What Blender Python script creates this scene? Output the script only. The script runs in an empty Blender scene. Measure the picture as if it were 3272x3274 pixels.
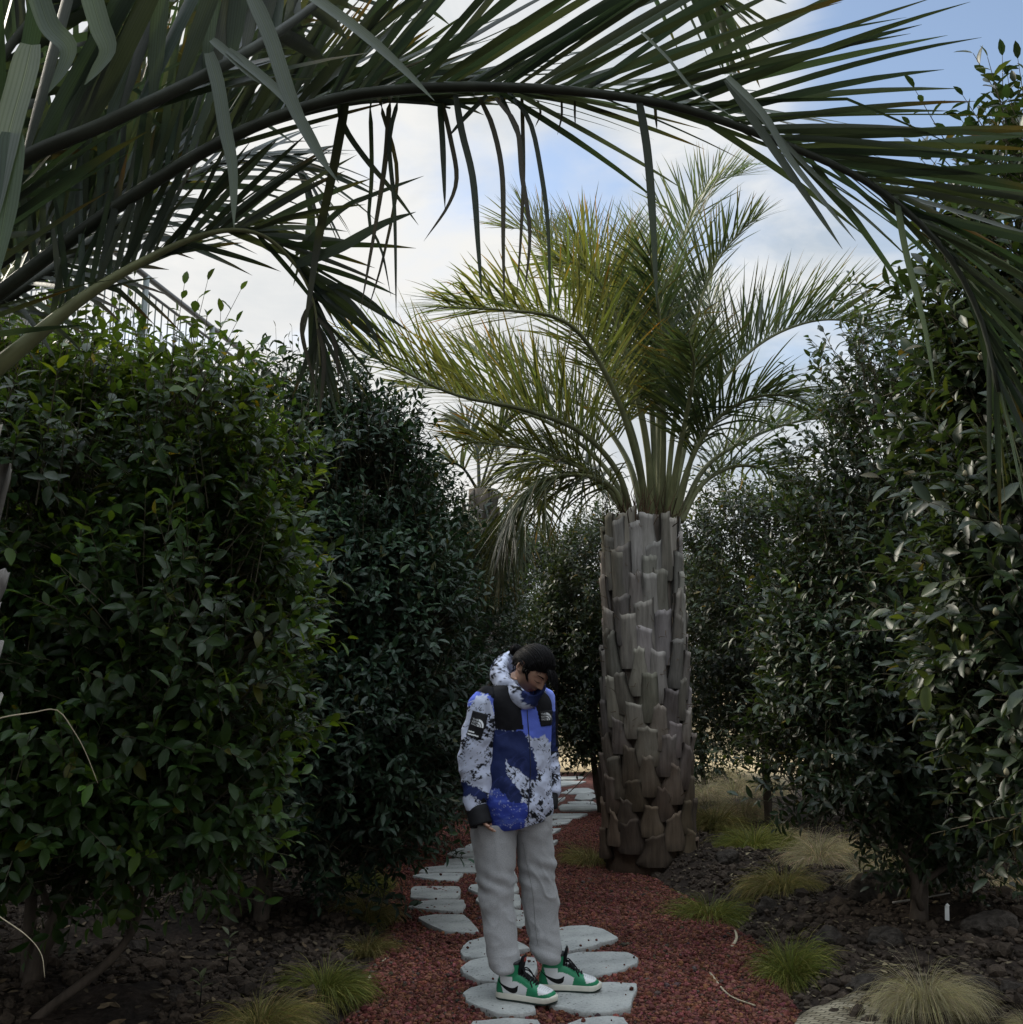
import bpy, bmesh, math, random
import numpy as np
from mathutils import Vector, Matrix
from mathutils.bvhtree import BVHTree
random.seed(7); RNG = np.random.default_rng(7)
SC = bpy.context.scene; COL = SC.collection
R = math.radians
# ------------------------------------------------------------------ camera geometry of the photograph
F, CX, CY, CAMZ, PITCH = 3282.0, 1636.0, 1637.0, 1.25, R(10.9)
def ray(u, v):
    zc = -(v - CY) / F
    return np.array([(u - CX) / F, math.cos(PITCH) - math.sin(PITCH) * zc, math.sin(PITCH) + math.cos(PITCH) * zc])
def gp(u, v, z=0.0):
    d = ray(u, v); t = (z - CAMZ) / d[2]
    return np.array([d[0] * t, d[1] * t, z])
def dp(u, v, y):
    d = ray(u, v); t = y / d[1]
    return np.array([d[0] * t, y, CAMZ + d[2] * t])
S = 3272 / 1931.0
def gd(u, v, z=0.0): return gp(u * S, v * S, z)
def dd(u, v, y): return dp(u * S, v * S, y)
# ------------------------------------------------------------------ helpers
def norm(a):
    a = np.asarray(a, float); l = np.linalg.norm(a, axis=-1, keepdims=True); return a / np.maximum(l, 1e-9)
def hash3(ix, iy, iz, seed=0):
    n = (ix * 73856093) ^ (iy * 19349663) ^ (iz * 83492791) ^ (seed * 2654435761 & 0x7fffffff)
    n = (n ^ (n >> 13)) * 1274126177 & 0x7fffffff
    n = (n ^ (n >> 15)) * 668265263 & 0x7fffffff
    return (n & 0xffffff) / float(0xffffff)
def vnoise(p, seed=0):
    p = np.asarray(p, float); i = np.floor(p).astype(np.int64); f = p - i; f = f * f * (3 - 2 * f)
    r = 0
    for dx in (0, 1):
        for dy in (0, 1):
            for dz in (0, 1):
                w = (f[..., 0] if dx else 1 - f[..., 0]) * (f[..., 1] if dy else 1 - f[..., 1]) * (f[..., 2] if dz else 1 - f[..., 2])
                r = r + w * hash3(i[..., 0] + dx, i[..., 1] + dy, i[..., 2] + dz, seed)
    return r * 2 - 1
def fbm(p, octv=3, seed=0):
    p = np.asarray(p, float); r = 0; a = 1.0
    for k in range(octv):
        r = r + a * vnoise(p * (2.03 ** k) + 17.3 * k, seed + k); a *= .5
    return r
class MB:
    """collects geometry for ONE mesh"""
    def __init__(s): s.V = []; s.F = []; s.n = 0; s.C = []; s.A = []; s.has = False; s.M = []
    def add(s, V, faces, col=None, mi=0, al=None):
        V = np.asarray(V, float).reshape(-1, 3)
        if not isinstance(faces, (list, tuple)): faces = [faces]
        for f in faces:
            f = np.asarray(f, np.int64)
            if f.size: s.F.append(f + s.n); s.M.append(np.full(len(f), mi, np.int32))
        s.V.append(V); s.n += len(V)
        if col is None: c = np.ones((len(V), 3))
        else:
            s.has = True; c = np.broadcast_to(np.asarray(col, float), (len(V), 3))
        s.C.append(c); s.A.append(np.ones(len(V)) if al is None else np.asarray(al, float))
    def build(s, name, mat=None, parent=None, smooth=True, loc=None):
        V = np.concatenate(s.V); me = bpy.data.meshes.new(name)
        if loc is not None: V = V - np.asarray(loc)
        loops = np.concatenate([f.ravel() for f in s.F]).astype(np.int32)
        sizes = np.concatenate([np.full(len(f), f.shape[1], np.int32) for f in s.F])
        starts = np.concatenate([[0], np.cumsum(sizes)[:-1]]).astype(np.int32)
        me.vertices.add(len(V)); me.vertices.foreach_set('co', V.astype(np.float32).ravel())
        me.loops.add(len(loops)); me.loops.foreach_set('vertex_index', loops)
        me.polygons.add(len(sizes)); me.polygons.foreach_set('loop_start', starts)
        me.polygons.foreach_set('use_smooth', np.full(len(sizes), smooth, bool))
        me.polygons.foreach_set('material_index', np.concatenate(s.M))
        if s.has:
            a = me.color_attributes.new('tint', 'FLOAT_COLOR', 'POINT')
            c = np.concatenate([np.concatenate(s.C), np.concatenate(s.A)[:, None]], 1)
            a.data.foreach_set('color', c.astype(np.float32).ravel())
        me.update(calc_edges=True); me.validate()
        o = bpy.data.objects.new(name, me); COL.objects.link(o)
        for m in (mat if isinstance(mat, (list, tuple)) else [mat]):
            if m is not None: me.materials.append(m)
        if parent is not None: o.parent = parent
        if loc is not None: o.location = loc
        return o
def empty(name, loc=(0, 0, 0), parent=None):
    o = bpy.data.objects.new(name, None); COL.objects.link(o); o.location = loc; o.empty_display_size = .1
    if parent is not None: o.parent = parent
    return o
def tag(o, label=None, cat=None, group=None, kind=None):
    if label: o['label'] = label
    if cat: o['category'] = cat
    if group: o['group'] = group
    if kind: o['kind'] = kind
    return o
def copy_tree(o, parent=None):
    c = o.copy(); COL.objects.link(c)
    if parent is not None: c.parent = parent
    for ch in list(o.children): copy_tree(ch, c)
    return c
def grid_faces(nr, nc, wrap=False):
    r = np.arange(nr - 1)[:, None]; c = np.arange(nc if wrap else nc - 1)[None, :]; c2 = (c + 1) % nc
    return np.stack([r * nc + c, r * nc + c2, (r + 1) * nc + c2, (r + 1) * nc + c], -1).reshape(-1, 4)
def spline(P, n):
    """Catmull-Rom through P, resampled evenly to n points"""
    P = np.asarray(P, float)
    Q = np.concatenate([[2 * P[0] - P[1]], P, [2 * P[-1] - P[-2]]]); out = []
    for i in range(1, len(Q) - 2):
        t = np.linspace(0, 1, 24, endpoint=False)[:, None]; a, b, c, d = Q[i - 1], Q[i], Q[i + 1], Q[i + 2]
        out.append(.5 * (2 * b + (c - a) * t + (2 * a - 5 * b + 4 * c - d) * t ** 2 + (3 * b - a - 3 * c + d) * t ** 3))
    out = np.concatenate(out + [P[-1:]])
    s = np.concatenate([[0], np.cumsum(np.linalg.norm(np.diff(out[:, :3], axis=0), axis=1))])
    q = np.linspace(0, s[-1], n)
    return np.stack([np.interp(q, s, out[:, k]) for k in range(out.shape[1])], 1)
def frames(P, up0):
    T = norm(np.gradient(P, axis=0)); N = np.zeros_like(P); u = np.asarray(up0, float)
    for i in range(len(P)):
        u = u - T[i] * u.dot(T[i]); u = u / max(np.linalg.norm(u), 1e-9); N[i] = u
    return T, N, norm(np.cross(T, N))
def tube(mb, P, rad, nseg=8, col=None, up=(0, 0, 1), flat=1.0, cap=True):
    P = np.asarray(P, float); rad = np.broadcast_to(np.asarray(rad, float), (len(P),))
    if abs(norm(P[-1] - P[0]).dot(up)) > .95: up = (1, .2, 0)
    T, N, B = frames(P, up); a = np.linspace(0, 2 * math.pi, nseg, endpoint=False)
    V = P[:, None] + rad[:, None, None] * (np.cos(a)[None, :, None] * B[:, None] + flat * np.sin(a)[None, :, None] * N[:, None])
    V = V.reshape(-1, 3); fs = [grid_faces(len(P), nseg, True)]
    if cap:
        n = len(V); V = np.concatenate([V, P[:1], P[-1:]]); k = np.arange(nseg); k2 = (k + 1) % nseg; e = (len(P) - 1) * nseg
        fs.append(np.stack([np.full(nseg, n), k2, k], 1)); fs.append(np.stack([np.full(nseg, n + 1), e + k, e + k2], 1))
    mb.add(V, fs, col)
def box(mb, c, half, rot=None, col=None):
    s = np.array([[x, y, z] for z in (-1, 1) for y in (-1, 1) for x in (-1, 1)], float) * half
    if rot is not None: s = s @ np.asarray(rot).T
    mb.add(s + np.asarray(c), np.array([[0, 2, 3, 1], [4, 5, 7, 6], [0, 1, 5, 4], [2, 6, 7, 3], [0, 4, 6, 2], [1, 3, 7, 5]]), col)
# ------------------------------------------------------------------ materials
class NT:
    def __init__(s, name):
        s.m = bpy.data.materials.new(name); s.m.use_nodes = True; s.t = s.m.node_tree; s.t.nodes.clear()
        s.out = s.n('ShaderNodeOutputMaterial')
    def n(s, typ, **kw):
        x = s.t.nodes.new(typ)
        for k, v in kw.items(): setattr(x, k, v)
        return x
    def l(s, a, b): s.t.links.new(a, b)
    def coord(s, out='Object'): return s.n('ShaderNodeTexCoord').outputs[out]
    def noise(s, scale, vec=None, detail=4, rough=.55, dist=0.0):
        x = s.n('ShaderNodeTexNoise'); x.inputs['Scale'].default_value = scale; x.inputs['Detail'].default_value = detail
        x.inputs['Roughness'].default_value = rough; x.inputs['Distortion'].default_value = dist
        if vec is not None: s.l(vec, x.inputs['Vector'])
        return x
    def ramp(s, fac, stops):
        x = s.n('ShaderNodeValToRGB'); cr = x.color_ramp
        while len(cr.elements) < len(stops): cr.elements.new(.5)
        for e, (p, c) in zip(cr.elements, stops): e.position = p; e.color = (*c, 1) if len(c) == 3 else c
        s.l(fac, x.inputs['Fac']); return x.outputs['Color']
    def mul(s, a, b, fac=1.0, typ='MULTIPLY'):
        x = s.n('ShaderNodeMix', data_type='RGBA', blend_type=typ); x.inputs[0].default_value = fac
        for k, q in ((6, a), (7, b)):
            if isinstance(q, (tuple, list)): x.inputs[k].default_value = (*q, 1)
            else: s.l(q, x.inputs[k])
        return x.outputs[2]
    def tint(s):
        return s.n('ShaderNodeVertexColor', layer_name='tint').outputs['Color']
    def bump(s, h, strength, dist=.01):
        x = s.n('ShaderNodeBump'); x.inputs['Strength'].default_value = strength; x.inputs['Distance'].default_value = dist
        s.l(h, x.inputs['Height']); return x.outputs['Normal']
    def bsdf(s, col, rough=.6, spec=.5, nrm=None, **kw):
        b = s.n('ShaderNodeBsdfPrincipled')
        if isinstance(col, (tuple, list)): b.inputs['Base Color'].default_value = (*col, 1)
        else: s.l(col, b.inputs['Base Color'])
        if isinstance(rough, (int, float)): b.inputs['Roughness'].default_value = rough
        else: s.l(rough, b.inputs['Roughness'])
        b.inputs['Specular IOR Level'].default_value = spec
        if nrm is not None: s.l(nrm, b.inputs['Normal'])
        for k, v in kw.items(): b.inputs[k.replace('_', ' ')].default_value = v
        return b.outputs[0]
    def done(s, sh): s.l(sh, s.out.inputs['Surface']); return s.m
def leaf_mat(name, col, trans, tfac=.3, rough=.4, spec=.5, var=.5, nscale=1.5, vein=0.0):
    t = NT(name); oc = t.coord()
    n1 = t.noise(nscale, oc, 2)
    c = t.mul(col, t.ramp(n1.outputs['Fac'], [(.3, (1 - var,) * 3), (.7, (1 + var * .6, 1 + var * .6, 1 + var * .3))]))
    c = t.mul(c, t.tint())
    if vein:
        va = t.n('ShaderNodeVertexColor', layer_name='tint').outputs['Alpha']; s1 = t.n('ShaderNodeMath', operation='MULTIPLY'); t.l(va, s1.inputs[0]); s1.inputs[1].default_value = vein
        s2 = t.n('ShaderNodeMath', operation='SINE'); t.l(s1.outputs[0], s2.inputs[0]); s3 = t.n('ShaderNodeMath', operation='MULTIPLY_ADD'); t.l(s2.outputs[0], s3.inputs[0]); s3.inputs[1].default_value = .5; s3.inputs[2].default_value = .5
        c = t.mul(c, t.ramp(s3.outputs[0], [(.0, (.72, .72, .72)), (.6, (1.05, 1.05, 1.05))]))
        c = t.mul(c, t.ramp(va, [(0, (.8, .8, .8)), (.44, (1, 1, 1)), (.47, (.45, .45, .4)), (.5, (1.7, 1.7, 1.4)), (.53, (.45, .45, .4)), (.56, (1, 1, 1)), (1, (.8, .8, .8))]))
    n2 = t.noise(60, oc, 2); nb = t.bump(n2.outputs['Fac'], .15, .004)
    b = t.bsdf(c, rough, spec, nb)
    tr = t.n('ShaderNodeBsdfTranslucent'); t.l(t.mul(trans, t.tint()), tr.inputs['Color'])
    mx = t.n('ShaderNodeMixShader'); mx.inputs[0].default_value = tfac; t.l(b, mx.inputs[1]); t.l(tr.outputs[0], mx.inputs[2])
    return t.done(mx.outputs[0])
def plain_mat(name, col, rough=.7, spec=.3, nscale=20, var=.25, bump=.3, bdist=.01, tint=False, stretch=None, detail=5):
    t = NT(name); oc = t.coord()
    if stretch:
        mp = t.n('ShaderNodeMapping'); mp.inputs['Scale'].default_value = stretch; t.l(oc, mp.inputs['Vector']); oc = mp.outputs[0]
    n = t.noise(nscale, oc, detail)
    c = t.mul(col, t.ramp(n.outputs['Fac'], [(.3, (1 - var,) * 3), (.7, (1 + var,) * 3)]))
    if tint: c = t.mul(c, t.tint())
    return t.done(t.bsdf(c, rough, spec, t.bump(n.outputs['Fac'], bump, bdist) if bump else None))
# ------------------------------------------------------------------ camera, world, sun
cam = bpy.data.cameras.new('camera'); co = bpy.data.objects.new('camera', cam); COL.objects.link(co)
co.location = (0, 0, CAMZ); co.rotation_euler = (R(90) + PITCH, 0, 0)
cam.lens = 36 * F / 3274; cam.sensor_width = 36; cam.clip_start = .05; cam.clip_end = 2000
SC.camera = co
SUN_AZ, SUN_EL = R(-58), R(34)          # azimuth from +Y towards +X
w = bpy.data.worlds.new('World'); SC.world = w; w.use_nodes = True
wt = w.node_tree; wt.nodes.clear()
def WN(typ, **kw):
    x = wt.nodes.new(typ)
    for k, v in kw.items(): setattr(x, k, v)
    return x
def WM(op, a, b=None, c=None, clamp=False):
    x = WN('ShaderNodeMath', operation=op, use_clamp=clamp)
    for i, q in enumerate((a, b, c)):
        if q is None: continue
        if isinstance(q, (int, float)): x.inputs[i].default_value = q
        else: wt.links.new(q, x.inputs[i])
    return x.outputs[0]
wo = WN('ShaderNodeOutputWorld'); bg = WN('ShaderNodeBackground'); bg.inputs['Strength'].default_value = .1
sky = WN('ShaderNodeTexSky', sky_type='NISHITA'); sky.sun_disc = False; sky.sun_elevation = SUN_EL; sky.sun_rotation = SUN_AZ
sky.air_density = 1.0; sky.dust_density = 1.2; sky.ozone_density = 1.2
tc = WN('ShaderNodeTexCoord'); sx = WN('ShaderNodeSeparateXYZ'); wt.links.new(tc.outputs['Generated'], sx.inputs[0])
den = WM('ADD', WM('MAXIMUM', sx.outputs[2], 0.0), .22)
cb = WN('ShaderNodeCombineXYZ'); wt.links.new(WM('DIVIDE', sx.outputs[0], den), cb.inputs[0]); wt.links.new(WM('DIVIDE', sx.outputs[1], den), cb.inputs[1])
cb.inputs[2].default_value = 3.3
def wnoise(scale, detail, rough=.55, dist=0.):
    x = WN('ShaderNodeTexNoise'); x.inputs['Scale'].default_value = scale; x.inputs['Detail'].default_value = detail
    x.inputs['Roughness'].default_value = rough; x.inputs['Distortion'].default_value = dist
    wt.links.new(cb.outputs[0], x.inputs['Vector']); return x.outputs['Fac']
n1 = wnoise(1.6, 7, .52, .3); n2 = wnoise(2.6, 9, .6, .6); n3 = wnoise(.8, 2)
def dirdot(d):
    x = WN('ShaderNodeVectorMath', operation='DOT_PRODUCT'); wt.links.new(tc.outputs['Generated'], x.inputs[0]); x.inputs[1].default_value = tuple(norm(d)); return x.outputs['Value']
def lobe(d, lo, hi):
    x = WN('ShaderNodeMapRange', interpolation_type='SMOOTHSTEP'); wt.links.new(dirdot(d), x.inputs[0]); x.inputs[1].default_value = lo; x.inputs[2].default_value = hi
    return x.outputs[0]
open_tr = lobe(ray(3180, 60), .975, 1.0)          # clear blue towards the top right
open_mid = lobe(ray(1830, 610), .9972, .9999)      # small blue window in the cloud above the palm
open_top = lobe(ray(1250, 20), .97, 1.0)
cov = WM('ADD', n1, .17)
cov = WM('SUBTRACT', cov, WM('MULTIPLY', open_tr, .27)); cov = WM('SUBTRACT', cov, WM('MULTIPLY', open_mid, .10)); cov = WM('SUBTRACT', cov, WM('MULTIPLY', open_top, .1))
mr = WN('ShaderNodeMapRange', interpolation_type='SMOOTHSTEP'); wt.links.new(cov, mr.inputs[0]); mr.inputs[1].default_value = .44; mr.inputs[2].default_value = .64
cr = WN('ShaderNodeValToRGB'); wt.links.new(n2, cr.inputs[0])
cr.color_ramp.elements[0].position = .38; cr.color_ramp.elements[0].color = (3.5, 4.0, 4.55, 1)
cr.color_ramp.elements[1].position = .60; cr.color_ramp.elements[1].color = (5.9, 5.95, 5.9, 1)
warm = lobe(ray(1150, 1150), .92, 1.0)            # glow of the veiled sun low behind the palm
mw = WN('ShaderNodeMix', data_type='RGBA', blend_type='MIX'); wt.links.new(WM('MULTIPLY', warm, .6), mw.inputs[0]); wt.links.new(cr.outputs[0], mw.inputs[6]); mw.inputs[7].default_value = (6.2, 6.1, 5.85, 1)
zen = WN('ShaderNodeMapRange', interpolation_type='SMOOTHSTEP'); wt.links.new(sx.outputs[2], zen.inputs[0])
zen.inputs[1].default_value = .62; zen.inputs[2].default_value = .95; zen.inputs[3].default_value = 1.0; zen.inputs[4].default_value = 3.5
mz = WN('ShaderNodeVectorMath', operation='SCALE'); wt.links.new(mw.outputs[2], mz.inputs[0]); wt.links.new(zen.outputs[0], mz.inputs['Scale'])
zc_ = WN('ShaderNodeMix', data_type='RGBA', blend_type='MIX'); zf = lobe((0, 0, 1), .62, .95); wt.links.new(zf, zc_.inputs[0]); zc_.inputs[6].default_value = (1, 1, 1, 1); zc_.inputs[7].default_value = (.95, 1.0, 1.06, 1)
mzc = WN('ShaderNodeMix', data_type='RGBA', blend_type='MULTIPLY'); mzc.inputs[0].default_value = 1; wt.links.new(mz.outputs[0], mzc.inputs[6]); wt.links.new(zc_.outputs[2], mzc.inputs[7])
skb = WN('ShaderNodeMix', data_type='RGBA', blend_type='MULTIPLY'); skb.inputs[0].default_value = 1; wt.links.new(sky.outputs[0], skb.inputs[6]); skb.inputs[7].default_value = (1.75, 1.62, 1.48, 1)
ms = WN('ShaderNodeMix', data_type='RGBA', blend_type='MIX'); wt.links.new(mr.outputs[0], ms.inputs[0]); wt.links.new(skb.outputs[2], ms.inputs[6]); wt.links.new(mzc.outputs[2], ms.inputs[7])
wt.links.new(ms.outputs[2], bg.inputs['Color']); wt.links.new(bg.outputs[0], wo.inputs['Surface'])
sd = bpy.data.lights.new('sun', 'SUN'); sd.energy = 2.3; sd.angle = R(8); sd.color = (1.0, .93, .8)
so = bpy.data.objects.new('sun', sd); COL.objects.link(so)
sdir = Vector((math.sin(SUN_AZ) * math.cos(SUN_EL), math.cos(SUN_AZ) * math.cos(SUN_EL), math.sin(SUN_EL)))
so.rotation_euler = sdir.to_track_quat('Z', 'Y').to_euler(); so.location = (-8, 8, 9)
SC.view_settings.view_transform = 'Standard'; SC.view_settings.look = 'None'; SC.view_settings.exposure = 0.6; SC.view_settings.gamma = 1
SC.cycles.max_bounces = 5; SC.cycles.diffuse_bounces = 2; SC.cycles.glossy_bounces = 2; SC.cycles.transmission_bounces = 4; SC.cycles.transparent_max_bounces = 4
SC.cycles.use_denoising = True; SC.cycles.sample_clamp_indirect = 4
# ------------------------------------------------------------------ ground and gravel path
PL = [(600, 2240), (640, 2060), (668, 1931), (690, 1850), (712, 1790), (738, 1745), (745, 1690), (728, 1640), (742, 1590), (795, 1535), (840, 1510), (900, 1490), (960, 1477), (1005, 1466), (1020, 1458)]
PR = [(1130, 1456), (1148, 1470), (1165, 1490), (1175, 1520), (1180, 1560), (1190, 1610), (1230, 1655), (1290, 1690), (1345, 1720), (1405, 1760), (1445, 1800), (1470, 1850), (1492, 1900), (1505, 1931), (1550, 2060), (1600, 2240)]
PATH = np.array([gd(*p)[:2] for p in PL + PR])
def sdist(Q, poly):
    """signed distance to polygon, negative inside"""
    A = poly; B = np.roll(poly, -1, 0); best = np.full(len(Q), 1e9); ins = np.zeros(len(Q), bool)
    for a, b in zip(A, B):
        ab = b - a; t = np.clip(((Q - a) @ ab) / max(ab @ ab, 1e-12), 0, 1)
        best = np.minimum(best, np.linalg.norm(Q - a - t[:, None] * ab, axis=1))
        c = (a[1] > Q[:, 1]) != (b[1] > Q[:, 1])
        with np.errstate(divide='ignore', invalid='ignore'):
            xi = (b[0] - a[0]) * (Q[:, 1] - a[1]) / (b[1] - a[1]) + a[0]
        ins ^= c & (Q[:, 0] < xi)
    return np.where(ins, -best, best)
def sm(x, a, b):
    t = np.clip((x - a) / (b - a), 0, 1); return t * t * (3 - 2 * t)
MOUNDS = [(1.21, 8.65, .75, .12), (2.45, 6.0, .9, .16), (2.2, 7.6, 1.1, .10), (3.2, 5.2, 1.0, .12), (-2.1, 5.0, 1.1, .08), (-1.7, 6.6, .8, .07)]
def soil_z(Q, fine=True):
    Q = np.asarray(Q, float).reshape(-1, 2); d = sdist(Q, PATH)
    p3 = np.c_[Q, np.zeros(len(Q))]
    z = .02 + .03 * fbm(p3 * 1.3, 3, 5)
    if fine:
        z = z + .028 * np.maximum(fbm(p3 * 7.0, 2, 9), -.3) + .012 * fbm(p3 * 22, 2, 3)
    for mx, my, r, h in MOUNDS:
        z = z + h * np.exp(-((Q[:, 0] - mx) ** 2 + (Q[:, 1] - my) ** 2) / r ** 2)
    k = sm(d, -.06, .30)
    return z * k + (1 - k) * -.05
def gz(x, y): return float(soil_z([[x, y]])[0])
def axis(lo, hi, step, far):
    a = np.arange(lo, hi, step); e = np.array([.5, 1.5, 4, 10, 25, 60, 140, 300, 600])
    e = e[e < far]; return np.concatenate([(lo - e)[::-1], a, hi + e])
gx = axis(-5, 6, .045, 700); gy = axis(1.5, 15, .045, 700)
XX, YY = np.meshgrid(gx, gy); Q = np.c_[XX.ravel(), YY.ravel()]
mb = MB(); mb.add(np.c_[Q, soil_z(Q)], grid_faces(len(gy), len(gx)))
t = NT('dark_soil'); oc = t.coord(); na = t.noise(3.0, oc, 5); nb = t.noise(45, oc, 5, .65); nc = t.noise(11, oc, 4)
c = t.ramp(nb.outputs['Fac'], [(.25, (.012, .0095, .008)), (.5, (.032, .025, .021)), (.75, (.062, .05, .041))])
c = t.mul(c, t.ramp(na.outputs['Fac'], [(.35, (.7, .7, .7)), (.65, (1.35, 1.25, 1.15))]))
sp = t.n('ShaderNodeSeparateXYZ'); t.l(oc, sp.inputs[0])
far = t.n('ShaderNodeMapRange', interpolation_type='SMOOTHSTEP'); t.l(sp.outputs[1], far.inputs[0]); far.inputs[1].default_value = 16; far.inputs[2].default_value = 24
mxf = t.n('ShaderNodeMix', data_type='RGBA'); t.l(far.outputs[0], mxf.inputs[0]); t.l(c, mxf.inputs[6]); mxf.inputs[7].default_value = (.42, .33, .2, 1)
ground = mb.build('ground', t.done(t.bsdf(mxf.outputs[2], .95, .15, t.bump(nc.outputs['Fac'], .6, .03))))
tag(ground, kind='structure')
# gravel bed sheet following the path outline
def gravel_z(Q):
    p3 = np.c_[Q, np.zeros(len(Q))]
    return .004 + .012 * fbm(p3 * 1.7, 3, 21) - .05 * sm(sdist(Q, PATH), -.05, .12)
x0, x1 = PATH[:, 0].min() - .2, PATH[:, 0].max() + .2; gx2 = np.arange(x0, x1, .05); gy2 = np.arange(2.2, PATH[:, 1].max(), .05)
XX, YY = np.meshgrid(gx2, gy2); Q = np.c_[XX.ravel(), YY.ravel()]; d = sdist(Q, PATH); fc = grid_faces(len(gy2), len(gx2))
fc = fc[(d[fc] < .1).all(1)]; use = np.unique(fc); re = np.zeros(len(Q), int); re[use] = np.arange(len(use))
mb = MB(); mb.add(np.c_[Q[use], gravel_z(Q[use])], re[fc])
t = NT('red_gravel_bed'); oc = t.coord()
vo = t.n('ShaderNodeTexVoronoi'); vo.inputs['Scale'].default_value = 48; vo.inputs['Randomness'].default_value = 1; t.l(oc, vo.inputs['Vector'])
hs = t.n('ShaderNodeSeparateColor'); t.l(vo.outputs['Color'], hs.inputs[0])
c = t.ramp(hs.outputs[0], [(.0, (.05, .02, .016)), (.5, (.115, .044, .035)), (1., (.19, .085, .07))])
inv = t.n('ShaderNodeMath', operation='SUBTRACT'); inv.inputs[0].default_value = 1; t.l(vo.outputs['Distance'], inv.inputs[1])
path = mb.build('gravel_path', t.done(t.bsdf(c, .95, .15, t.bump(inv.outputs[0], 1.0, .02)))); tag(path, kind='structure')
# loose pebbles
ICO = None
def ico(sub=1):
    bm = bmesh.new(); bmesh.ops.create_icosphere(bm, subdivisions=sub, radius=1)
    V = np.array([v.co[:] for v in bm.verts]); Fc = np.array([[v.index for v in f.verts] for f in bm.faces]); bm.free(); return V, Fc
def lumps(name, P, rad, cols, mat, sub=1, squash=(.55, .9), rough=.35, seed=1):
    V0, F0 = ico(sub); n = len(P); r = np.random.default_rng(seed)
    V = V0[None] * (1 + rough * (r.random((n, len(V0), 1)) - .5)) * np.stack([np.ones(n), r.uniform(.65, 1, n), r.uniform(*squash, n)], 1)[:, None]
    a = r.uniform(0, 6.28, n); tl = r.uniform(-.5, .5, n)
    ct, st = np.cos(tl)[:, None], np.sin(tl)[:, None]
    V = np.stack([V[..., 0], V[..., 1] * ct - V[..., 2] * st, V[..., 1] * st + V[..., 2] * ct], -1)
    ca, sa = np.cos(a)[:, None], np.sin(a)[:, None]
    V = np.stack([V[..., 0] * ca - V[..., 1] * sa, V[..., 0] * sa + V[..., 1] * ca, V[..., 2]], -1)
    V = V * rad[:, None, None] + P[:, None]
    mb = MB(); mb.add(V, (F0[None] + (np.arange(n) * len(V0))[:, None, None]).reshape(-1, 3), np.repeat(cols, len(V0), 0))
    return mb.build(name, mat, smooth=False)
def scatter(n, x0, x1, y0, y1, seed, power=1.6):
    r = np.random.default_rng(seed); y = y0 * (y1 / y0) ** (r.random(n) ** 1.0)
    return np.c_[r.uniform(x0, x1, n), y], r
Q, r = scatter(160000, -1.9, 2.1, 3.9, 13.0, 3); d = sdist(Q, PATH); e = fbm(np.c_[Q * 4, np.zeros(len(Q))], 2, 40) * .12
keep = d + e < .02; Q = Q[keep]; n = len(Q)
rad = np.clip(r.lognormal(math.log(.0064), .42, n), .003, .019); rad = rad * (1 + .0 * Q[:, 1])
cols = np.array([1, 1, 1.]) * r.uniform(.4, 1.55, (n, 1)) * np.c_[np.ones(n), r.uniform(.8, 1.3, n), r.uniform(.8, 1.35, n)] * (1 + .35 * fbm(np.c_[Q * 1.5, np.zeros(n)], 3, 55))[:, None]; gy_ = r.random(n) < .07; cols[gy_] = cols[gy_] * np.array([.5, .95, 1.0])
P = np.c_[Q, gravel_z(Q) + rad * .45]
peb = lumps('loose_gravel', P, rad, cols, plain_mat('red_lava_pebbles', (.138, .052, .038), .95, .1, 120, .35, .4, .004, True), 1, seed=5)
tag(peb, 'rust red crushed lava gravel covering the winding path', 'gravel', kind='stuff')
# soil clods
Q, r = scatter(60000, -4.5, 5.0, 3.9, 12.0, 11); d = sdist(Q, PATH); keep = (d > -.02 + .1 * (r.random(len(Q)) - .3)) & (fbm(np.c_[Q * 1.7, np.zeros(len(Q))], 2, 77) > -.75)
Q = Q[keep]; n = len(Q); rad = np.clip(r.lognormal(math.log(.013), .55, n), .005, .06)
cols = r.uniform(.45, 1.5, (n, 1)) * np.array([[1, 1, 1]]); P = np.c_[Q, soil_z(Q) + rad * .25]
cl = lumps('soil_clods', P, rad, cols, plain_mat('soil_clod', (.054, .041, .031), .95, .15, 60, .4, .6, .01, True), 1, (.5, .8), .5, seed=9)
tag(cl, 'crumbly dark brown earth clods lying over the planting beds', 'soil', kind='stuff')
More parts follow.
